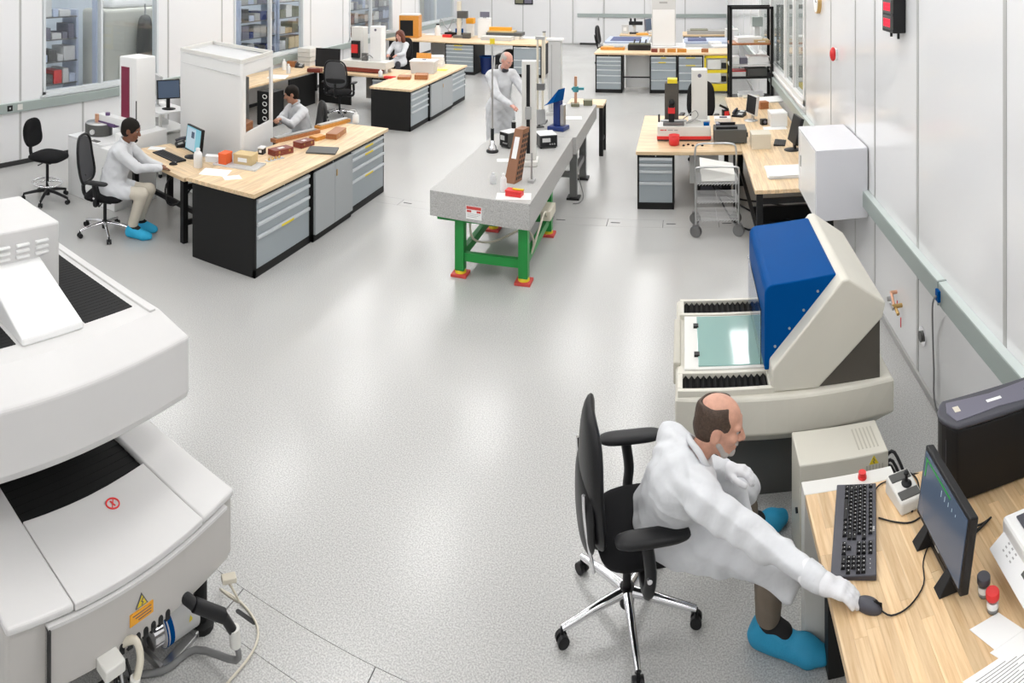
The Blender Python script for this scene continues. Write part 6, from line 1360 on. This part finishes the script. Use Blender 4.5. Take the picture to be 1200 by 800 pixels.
    t = thing('wooden_stand', 'orange wooden gauge stand in front of the woman', 'stand', (-5.98, 14.95, .835), .1); box(-.2, .2, -.15, .15, 0, .05).build('stand_base', M['case_red'], t, bev=.004); MB().bx(-.18, .18, .05, .09, .05, .36, tilt=-.2).build('back_board', M['orange_wood'], t, bev=.004); box(-.16, .16, -.04, .0, .05, .15).build('step', M['orange_wood'], t, bev=.004)
    make_chair('black chair behind the seated woman', (-7.70, 17.55, 0), math.radians(165), seat_h=.52, back='pad', chrome=False, arms=False, back_h=.60)
rear_left()
JW = dict(pelvis=(-7.66, 17.45, .62), chest=(-7.62, 17.36, .98), neck=(-7.61, 17.33, 1.17), head=(-7.60, 17.28, 1.32), face=(-.25, -.92, -.25), headup=(0, 0, 1), shR=(-7.80, 17.36, 1.07), shL=(-7.42, 17.32, 1.07), elR=(-7.86, 17.10, .86), elL=(-7.40, 17.06, .86), wrR=(-7.76, 16.86, .84), wrL=(-7.50, 16.84, .84),
          hipR=(-7.75, 17.44, .58), hipL=(-7.56, 17.42, .58), knR=(-7.75, 17.0, .58), knL=(-7.53, 17.0, .58), anR=(-7.75, 16.95, .13), anL=(-7.53, 16.95, .13), toeR=(-7.75, 16.76, .045), toeL=(-7.53, 16.76, .045), org=(-7.63, 17.35, 0))
def hair_w(t, g, R, hs, vox, org):
    p = [el(g(0, -.016, .04), (.108*hs, .12*hs, .105*hs), R, .03), el(g(0, -.05, -.06), (.12*hs, .08*hs, .13*hs), R, .04)]
    for q in (1, -1): p.append(rc(g(.082*q, .0, .03), g(.095*q, .005, -.13), .042*hs, .055*hs, .03))
    p += [sub(el(g(0, .125, -.04), (.072*hs, .12*hs, .125*hs), R), .015)]
    sdf_obj('hair', p, .011, M['hair_brown'], t, wob=.006, org=org)
person('woman with auburn curls in a white coat at the rear left desks', JW, M['skin_pink'], M['coat'], M['trouser_dark'], M['shoe_cyan'], hair_w, vox=.014, hs=1.08, hands=(dict(d=(.2, -.9, -.1), n=(0, 0, 1), side=-1, curl=.5), dict(d=(-.2, -.9, -.1), n=(0, 0, 1), side=1, curl=.5)))

def rear_bench():
    z = .97
    worktop('long butcher block bench across the far left end of the room', -9.0, -4.05, 19.3, 21.3, z, along='x')
    cabinet('black cabinet with grey drawers and yellow tags under the far left bench', (-7.02, 19.35, 0), 0, .92, 1.1, z-.05, drawers=(.12, .12, .14, .14, .16, .2), marks=((0, (.3, .6, 'yellow')), (1, (.3, .6, 'yellow'))))
    cabinet('grey drawer cabinet at the right end of the far left bench', (-4.92, 19.35, 0), 0, .86, 1.1, z-.05, drawers=(.5, .3, .3), marks=((0, (.3, .6, 'paper')),))
    box(-8.9, -7.9, 19.4, 19.46, .02, z-.05).build('end_panel', M['black_steel'], label='black end panel under the far left bench', cat='panel'); box(-7.85, -7.06, 20.3, 20.36, .02, z-.05).build('modesty_panel', M['grey_light'], label='pale panel under the far left bench', cat='panel')
    t = thing('waste_bin', 'blue waste bin under the far left bench', 'bin', (-5.82, 19.75, 0)); MB().lathe([(.17, 0), (.22, .50), (.24, .52), (.20, .52), (.16, .05)], n=20).build('bin_body', M['blue_dark'], t); MB().tube([(.23*math.cos(2*math.pi*i/16), .23*math.sin(2*math.pi*i/16), .52) for i in range(16)], .012, n=6, smooth=1, closed=True).build('rim', M['blue'], t)
    t = thing('wheeled_machine', 'black wheeled machine parked under the far left bench', 'machine', (-5.2, 19.55, 0)); box(-.28, .25, -.15, .35, .22, .62).build('body', M['black'], t, bev=.03); MB().ell((.1, .1, .62), (.22, .22, .16)).build('cover', M['black'], t)
    for x in (-.2, .12): MB().cyl((x-.03, -.17, .17), (x+.03, -.17, .17), .17, n=20).build('wheel', M['dark_grey'], t)
    def at(px, py): return P(px, py, z)
    def aty(px, y): return (y*math.tan((px-X0)/F), y, z)
    t = thing('profile_projector', 'orange and black projector cabinet on the far left bench', 'machine', (-8.45, 19.95, z), .15); box(-.32, .32, -.05, .40, 0, .70).build('cabinet', M['orange_wood'], t, bev=.01); box(-.28, .14, -.06, -.04, .06, .55).build('black_opening', M['black'], t); box(-.30, .30, -.03, .38, .70, .75).build('white_top', M['white'], t, bev=.01)
    carton('white vertical instrument case on the far left bench', aty(568, 20.7), 0, .36, .3, .62, 'white', tape=False, name='instrument_case', cat='instrument')
    t = thing('small_display', 'dark display on top of the white vertical instrument', 'display', (aty(568, 20.7)[0], 20.7, z+.624), .1); box(-.15, .15, -.02, .03, .03, .20).build('screen_case', M['slate'], t, bev=.005); box(-.05, .05, -.04, .06, 0, .03).build('foot', M['grey'], t)
    t = thing('yellow_gauge', 'yellow and orange gauge behind the post on the far left bench', 'gauge', aty(551, 20.9), 0); box(-.1, .12, -.06, .1, 0, .42).build('body', M['white'], t, bev=.01); box(-.12, .14, -.08, .12, .42, .60).build('head', M['orange'], t, bev=.01)
    t = thing('drill_post', 'tall pale post stand on the far left bench', 'stand', aty(538, 20.5), 0); box(-.16, .16, -.14, .14, 0, .08).build('base', M['steel_dark'], t, bev=.008); MB().cyl((0, 0, .08), (0, 0, 1.15), .07, n=14).build('post', M['cream'], t); box(-.05, .28, -.08, .08, .62, .85).build('head', M['dark_grey'], t, bev=.01); 
    t = thing('tool_tray', 'black tray of blue and steel tools on the far left bench', 'tray', at(535, 42), 0); box(-.36, .36, -.16, .0, 0, .12).build('tray_body', M['black'], t, bev=.006); box(.0, .25, -.13, -.04, .12, .25).build('blue_tool', M['blue'], t, bev=.01); MB().ell((-.2, -.08, .16), (.07, .05, .06)).build('steel_ball', M['steel'], t)
    papers('flat grey boards lying on the far left bench', at(583, 47), 0, .95, .42, 4, th=.03, m='grey_light')
    t = thing('board_stack', 'stack of boards with an orange frame on the far left bench', 'boards', aty(592, 20.6), 0); box(-.6, .5, -.2, .3, 0, .10).build('lower_board', M['offwhite'], t, bev=.005); box(-.58, .55, -.15, .35, .10, .2).build('dark_board', M['dark_grey'], t, bev=.005); box(-.55, .3, -.1, .3, .2, .25).build('tan_board', M['tan_box'], t, bev=.004); box(-.5, .2, -.05, .1, .25, .36).build('orange_frame', M['orange'], t, bev=.004)
    papers('loose white sheets at the left of the far left bench', at(515, 41), 0, .9, .35, 3, th=.006)
    papers('white sheets at the right end of the far left bench', at(622, 45), .1, .6, .5, 3, th=.01)
    t = thing('white_vessel', 'white lab vessel at the back of the far left bench', 'vessel', aty(513, 20.9), 0); MB().lathe([(.09, 0), (.1, .22), (.06, .28), (.05, .34)], n=16).build('vessel_body', M['white'], t); MB().lathe([(.055, .34), (.055, .38)], n=16).build('vessel_cap', M['black'], t)
    carton('small red box on the far left bench', aty(524, 20.5), 0, .28, .14, .08, 'red', tape=False)
    carton('dark meter on the far left bench beside the tall post', aty(547, 20.4), 0, .22, .2, .16, 'dark_grey', tape=False, name='meter', cat='meter')
    t = thing('wire_rack', 'thin wire rack at the back of the far left bench', 'rack', aty(527, 21.1), 0); MB().tube([(-.4, .1, 0), (-.35, .1, .5), (-.1, .1, .2), (.1, .1, .52), (.3, .1, .15), (.4, .1, .45)], .015, n=6).build('wire', M['grey'], t); box(-.42, .42, .06, .14, 0, .03).build('foot', M['steel_dark'], t)
    t = thing('edge_post', 'cream edge post closing the right end of the far left bench', 'post', (-4.02, 19.4, 0)); box(.0, .06, -.06, .06, 0, 1.32).build('post', M['cream'], t, bev=.004); box(-.01, .07, -.07, .07, 1.32, 1.35).build('cap', M['steel_dark'], t)
    t = thing('wall_picture', 'dark framed pictures on the back wall', 'picture', (-6.95, YB-.032, 1.62)); box(0, .78, .0, .03, 0, .6).build('frame', M['black'], t, bev=.004); box(.04, .36, -.004, 0, .05, .55).build('photo', M['olive'], t); box(.42, .74, -.004, 0, .05, .55).build('photo', M['slate'], t)
rear_bench()

# ------------------------------------------------------------------ right rear: three cabinets, column machine, rack
def rear_right():
    z = 1.02
    cabinet('narrow black cabinet with six grey drawers at the left of the rear bench', (-2.24, 17.42, 0), 0, .69, .70, z-.05, drawers=(.1, .1, .12, .14, .18, .18), rim=.03)
    cabinet('black cabinet with four grey drawers in the middle of the rear bench', (-.84, 17.42, 0), 0, .70, .70, z-.05, drawers=(.12, .2, .26, .26), marks=((0, (.4, .6, 'yellow')), (1, (.3, .6, 'yellow'))), rim=.03)
    cabinet('black cabinet with yellow-tagged drawers at the right of the rear bench', (-.13, 17.42, 0), 0, .66, .70, z-.05, drawers=(.2, .2, .2, .26), marks=((0, (.3, .7, 'yellow')), (1, (.3, .7, 'yellow'))), rim=.03)
    worktop('butcher block bench top over the three rear cabinets', -2.27, 1.22, 17.40, 18.5, z, along='x')
    box(-1.5, -.88, 18.0, 18.04, .05, z-.06).build('modesty_panel', M['white'], label='white back panel below the rear bench', cat='panel'); MB().cyl((-1.54, 17.6, .38), (-.85, 17.6, .38), .02, n=8).build('foot_rail', M['black'], label='black foot rail between the rear bench cabinets', cat='rail')
    t = thing('yellow_cart', 'yellow safety cabinet with grey instruments right of the rear bench cabinets', 'cabinet', (.55, 17.40, 0))
    fr = MB(); fr.bx(0, .05, 0, .06, .06, .96).bx(.58, .63, 0, .06, .06, .96).bx(0, .63, 0, .06, .90, .96).bx(0, .63, 0, .06, .52, .60).bx(0, .63, 0, .06, .06, .24); fr.build('frame', M['yellow'], t, bev=.004); box(0.02, .61, .06, .6, .06, .94).build('body', M['grey_light'], t)
    for zz in (.62, .28): box(.08, .42, -.01, .05, zz, zz+.24).build('instrument_face', M['offwhite'], t, bev=.006); box(.44, .56, -.01, .05, zz+.02, zz+.16).build('black_socket', M['black'], t, bev=.006)
    for x in (.06, .57): MB().cyl((x, .1, .03), (x+.03, .1, .03), .03, n=10).build('caster', M['black'], t)
    def at(px, py): return P(px, py, z)
    t = thing('column_machine', 'tall pale column machine rising behind the rear bench', 'machine', (-.52, 18.75, 0)); box(-.6, .6, -.15, .8, 0, 1.05).build('base', M['white'], t, bev=.01); box(-.33, .33, .0, .5, 1.05, 2.9).build('column', M['grey_light'], t, bev=.012); box(-.30, .30, -.012, .0, 1.06, 2.05).build('column_cover', M['white'], t, bev=.004); box(-.12, .1, -.014, -.010, 2.22, 2.27).build('maker_plate', M['grey'], t)
    t = thing('flat_table_machine', 'pale blue flat bed machine left of the tall column', 'machine', (-2.0, 19.6, 0)); box(-.3, 1.0, .0, 1.6, 0, 1.0).build('body', M['white'], t, bev=.01); box(-.26, .96, .04, 1.5, 1.0, 1.06).build('bed_frame', M['pale_blue'], t, bev=.006); box(-.12, .75, .25, 1.3, 1.06, 1.07).build('bed_recess', M['blue_dark'], t)
    t = thing('flat_table_machine', 'pale blue flat bed machine right of the tall column', 'machine', (.1, 19.6, 0)); box(-.1, 1.35, .0, 1.4, 0, 1.0).build('body', M['white'], t, bev=.01); box(-.06, 1.3, .04, 1.3, 1.0, 1.06).build('bed_frame', M['pale_blue'], t, bev=.006); box(.05, .6, .25, 1.1, 1.06, 1.07).build('bed_recess', M['blue_dark'], t)
    t = thing('sample_board', 'orange sample board at the left end of the rear bench', 'board', at(719, 58), 0); box(-.34, .30, -.12, .14, 0, .07).build('board', M['orange_wood'], t, bev=.004); box(-.28, -.02, -.1, .1, .07, .09).build('sample_plate', M['tan_box'], t); box(.02, .26, -.1, .1, .07, .09).build('sample_plate', M['grey'], t)
    t = thing('dark_instrument', 'dark flat instrument with levers on the rear bench', 'instrument', (-1.15, 18.1, z), 0); box(-.30, .30, -.1, .25, 0, .14).build('case', M['black'], t, bev=.006); box(-.28, .28, .0, .24, .14, .17).build('lid', M['olive'], t, bev=.004)
    for k in range(3): MB().cyl((-.15+.15*k, .1, .17), (-.12+.15*k, .1, .27), .02, n=8).build('lever', M['dark_grey'], t)
    for k, (px, w, m) in enumerate(((767, .16, 'case_red'), (776, .14, 'case_wood'), (787, .22, 'orange_wood'), (799, .24, 'orange_wood'), (826, .18, 'case_wood'))): wood_case('%s small wooden box in the row on the rear bench' % ('leftmost', 'second', 'third', 'fourth', 'rightmost')[k], at(px, 61), 0, w, .14, .09, m=m, latch=False, group='small wooden boxes on the rear bench')
    papers('white papers at the right end of the rear bench', at(845, 55), .2, .5, .4, 4, th=.012); papers('white sheets in the middle of the rear bench', at(812, 57), 0, .55, .3, 2, th=.006)
    papers('white catalogue standing near the right end of the rear bench', at(838, 53), .3, .3, .3, 5, th=.02)
    # far desk by the back wall
    worktop('small butcher block desk near the back wall', -2.1, -.95, 22.6, 23.6, .95, along='x', legs=((.06, .06), (1.1, .06), (.06, .9), (1.1, .9)))
    worktop('second butcher block desk near the back wall right of the column', .0, 1.6, 22.6, 23.8, .95, along='x', legs=((.06, .06), (1.5, .06), (.06, 1.1), (1.5, 1.1)))
    cabinet('low grey cabinet under the small desk near the back wall', (-2.05, 22.7, 0), 0, .6, .7, .88, drawers=(.2, .3, .3), rim=.02)
    cabinet('blue grey cabinet under the second back wall desk', (.05, 22.7, 0), 0, .5, .7, .88, drawers=(.2, .3, .3), rim=.02)
    cabinet('black drawer unit under the second back wall desk', (.62, 22.75, 0), 0, .9, .7, .88, drawers=(.3, .3), dm=M['black'], rim=.02)
    t = thing('grey_board', 'grey flat instrument on the second back wall desk', 'instrument', (.75, 23.1, .95)); box(-.6, .65, -.3, .35, 0, .12).build('case', M['grey'], t, bev=.006); box(-.5, .1, -.25, .3, .12, .15).build('lid', M['olive'], t, bev=.004)
    make_chair('black chair at the small desk near the back wall', (-2.55, 22.5, 0), math.radians(-100), seat_h=.55, back='pad', chrome=False, arms=False, back_h=.62, bw=.46)
    monitor('dark monitor on the small desk beside the tall column', (-1.15, 23.1, .95), math.radians(70), w=.5, h=.40, case='slate', zs=.1)
    t = thing('twin_eyepiece_microscope', 'small white and black microscope on the far desk', 'microscope', (-1.65, 23.0, .95)); box(-.14, .14, -.12, .14, 0, .05).build('base', M['black'], t, bev=.006); box(-.06, .06, .04, .12, .05, .38).build('arm', M['white'], t, bev=.006); box(-.16, .3, -.1, .06, .3, .42).build('head', M['black'], t, bev=.01)
    for x in (-.1, .04): MB().cyl((x, -.02, .40), (x, -.05, .52), .035, n=10).build('eyepiece', M['black'], t)
    carton('white and grey carton on the small far desk', (-1.95, 23.1, .95), 0, .22, .2, .30, 'grey_light')
    papers('orange folders at the front of the small far desk', (-1.35, 22.75, .95), .1, .4, .25, 2, m='orange', th=.02)
    t = thing('storage_cabinet', 'white cabinet with grey posts right of the back wall desks', 'cabinet', (1.35, 21.3, 0)); box(0, .4, 0, .6, .05, 1.25).build('body', M['offwhite'], t, bev=.006); box(.02, .38, -.01, 0, .7, 1.2).build('door', M['white'], t, bev=.004); box(.02, .38, -.01, 0, .1, .68).build('door', M['white'], t, bev=.004); box(0, .4, 0, .6, 0, .05).build('plinth', M['batten'], t)
    # rack
    t = thing('storage_rack', 'tall black open rack with loaded shelves against the right wall', 'rack', (.93, 13.55, 0))
    W_, D_, Hh = .88, .62, 2.45
    for x in (.025, W_-.025):
        for y in (.025, D_-.025): box(x-.03, x+.03, y-.03, y+.03, 0, Hh).build('post', M['black_steel'], t, bev=.003)
    for y in (.025, D_-.025): box(0, W_, y-.03, y+.03, Hh-.05, Hh).build('top_beam', M['black_steel'], t)
    for zz, m in ((.60, 'black_steel'), (1.05, 'black_steel'), (1.29, 'grey_light'), (1.72, 'case_wood')): box(0, W_, 0, D_, zz-.035, zz).build('shelf', M[m], t, bev=.003)
    X, Y = .93, 13.55
    papers('white documents and folders piled on the top rack shelf', (X+.40, Y+.3, 1.72), .1, .5, .4, 6, th=.018)
    carton('brown shoebox at the right of the top rack shelf', (X+.65, Y+.2, 1.72), 0, .3, .3, .06, 'tan_box')
    t = thing('bench_drill', 'small grey and teal bench tool behind the top rack shelf', 'tool', (X+.6, Y+.45, 1.72)); box(-.1, .1, -.1, .1, 0, .05).build('base', M['grey'], t, bev=.006); box(-.05, .05, -.02, .08, .05, .42).build('column', M['grey_light'], t, bev=.006); box(-.11, .11, -.1, .08, .30, .50).build('head', M['rail'], t, bev=.01)
    papers('stack of white binders on the middle rack shelf', (X+.58, Y+.25, 1.29), .05, .42, .36, 7, th=.022); carton('blue and red box on the middle rack shelf', (X+.30, Y+.3, 1.29), .2, .22, .26, .12, 'slate', tape=False); carton('white carton at the left of the middle rack shelf', (X+.13, Y+.3, 1.29), 0, .16, .3, .14, 'white')
    carton('dark case on the lower rack shelf', (X+.55, Y+.25, 1.05), .1, .40, .36, .16, 'dark_grey', tape=False, name='instrument_case', cat='case'); carton('red topped white box on the lower rack shelf', (X+.2, Y+.25, 1.05), 0, .28, .3, .11, 'white', lid='red')
    papers('white sheets on the bottom rack shelf', (X+.45, Y+.3, .60), 0, .5, .4, 4, th=.02)
rear_right()

# ------------------------------------------------------------------ what shows through the left windows
def next_room():
    def shelf(label, y, w, cols, h=2.3, x=-12.0):
        t = thing('shelving_unit', label, 'shelving', (x, y, 0))
        for yy in (0, w): box(-.25, .25, yy-.03, yy+.03, 0, h).build('upright', M['pale_blue'], t)
        r = random.Random(label)
        for k in range(5):
            zz = .25+.48*k; box(-.25, .25, 0, w, zz-.03, zz).build('shelf', M['steel_dark'], t)
            yy = .08
            while yy < w-.2:
                ww = r.uniform(.12, .35); hh = r.uniform(.12, .38); box(-.2, .24, yy, min(yy+ww, w-.05), zz, zz+hh).build('stored_box', M[r.choice(cols)], t, bev=.005); yy += ww+.03
        return t
    shelf('loaded blue shelving seen through the left pane of the first window', 8.2, 1.3, ['pale_blue', 'slate', 'slate', 'dark_grey', 'grey_light', 'red', 'grey'], x=-11.9)
    t = thing('covered_machine', 'large beige covered machine seen through the first window', 'machine', (-11.6, 9.9, 0)); box(-.4, .4, 0, 2.0, 0, 2.3).build('cover', M['blind'], t, bev=.08, seg=3); box(-.3, .3, .3, 1.7, 2.3, 2.55).build('hood', M['paper'], t, bev=.08, seg=3)
    box(-11.3, -11.15, 9.62, 9.8, 0, 3.2).build('blue_post', M['pale_blue'], label='pale blue post seen through the first window', cat='post', bev=.01)
    box(-10.9, -10.75, 11.62, 11.85, 0, 3.2).build('blue_post', M['pale_blue'], label='pale blue post at the right edge of the first window', cat='post', bev=.01)
    t = thing('hanging_coat', 'dark coat hanging beyond the first window', 'coat', (-11.0, 10.95, 1.15)); MB().pad(.42, 1.0, .22, Matrix.Translation((0, 0, .5)) @ Matrix.Rotation(math.pi/2, 4, 'Z'), e=4.5, taper=-.5).build('coat_body', M['dark_grey'], t); MB().cyl((0, 0, 1.0), (0, 0, 1.25), .02, n=8).build('hanger', M['steel'], t)
    shelf('loaded blue shelving seen through the second window', 15.0, 1.7, ['slate', 'pale_blue', 'dark_grey', 'blue_dark', 'grey'], x=-11.6); shelf('pale loaded shelving seen through the right pane of the second window', 16.9, 1.9, ['grey_light', 'tan_box', 'offwhite', 'slate', 'olive'], x=-11.6)
    shelf('loaded shelving seen through the third window', 21.0, 3.4, ['grey', 'slate', 'offwhite', 'pale_blue', 'grey_light'], x=-11.4)
    t = thing('covered_machine', 'grey covered machine seen through the fourth window', 'machine', (-11.2, 25.0, 0)); box(-.4, .4, 0, 2.2, 0, 2.2).build('cover', M['blind'], t, bev=.08, seg=3); box(-.2, .2, .4, 1.6, 2.2, 2.4).build('hood', M['grey_light'], t, bev=.05, seg=3)
next_room()
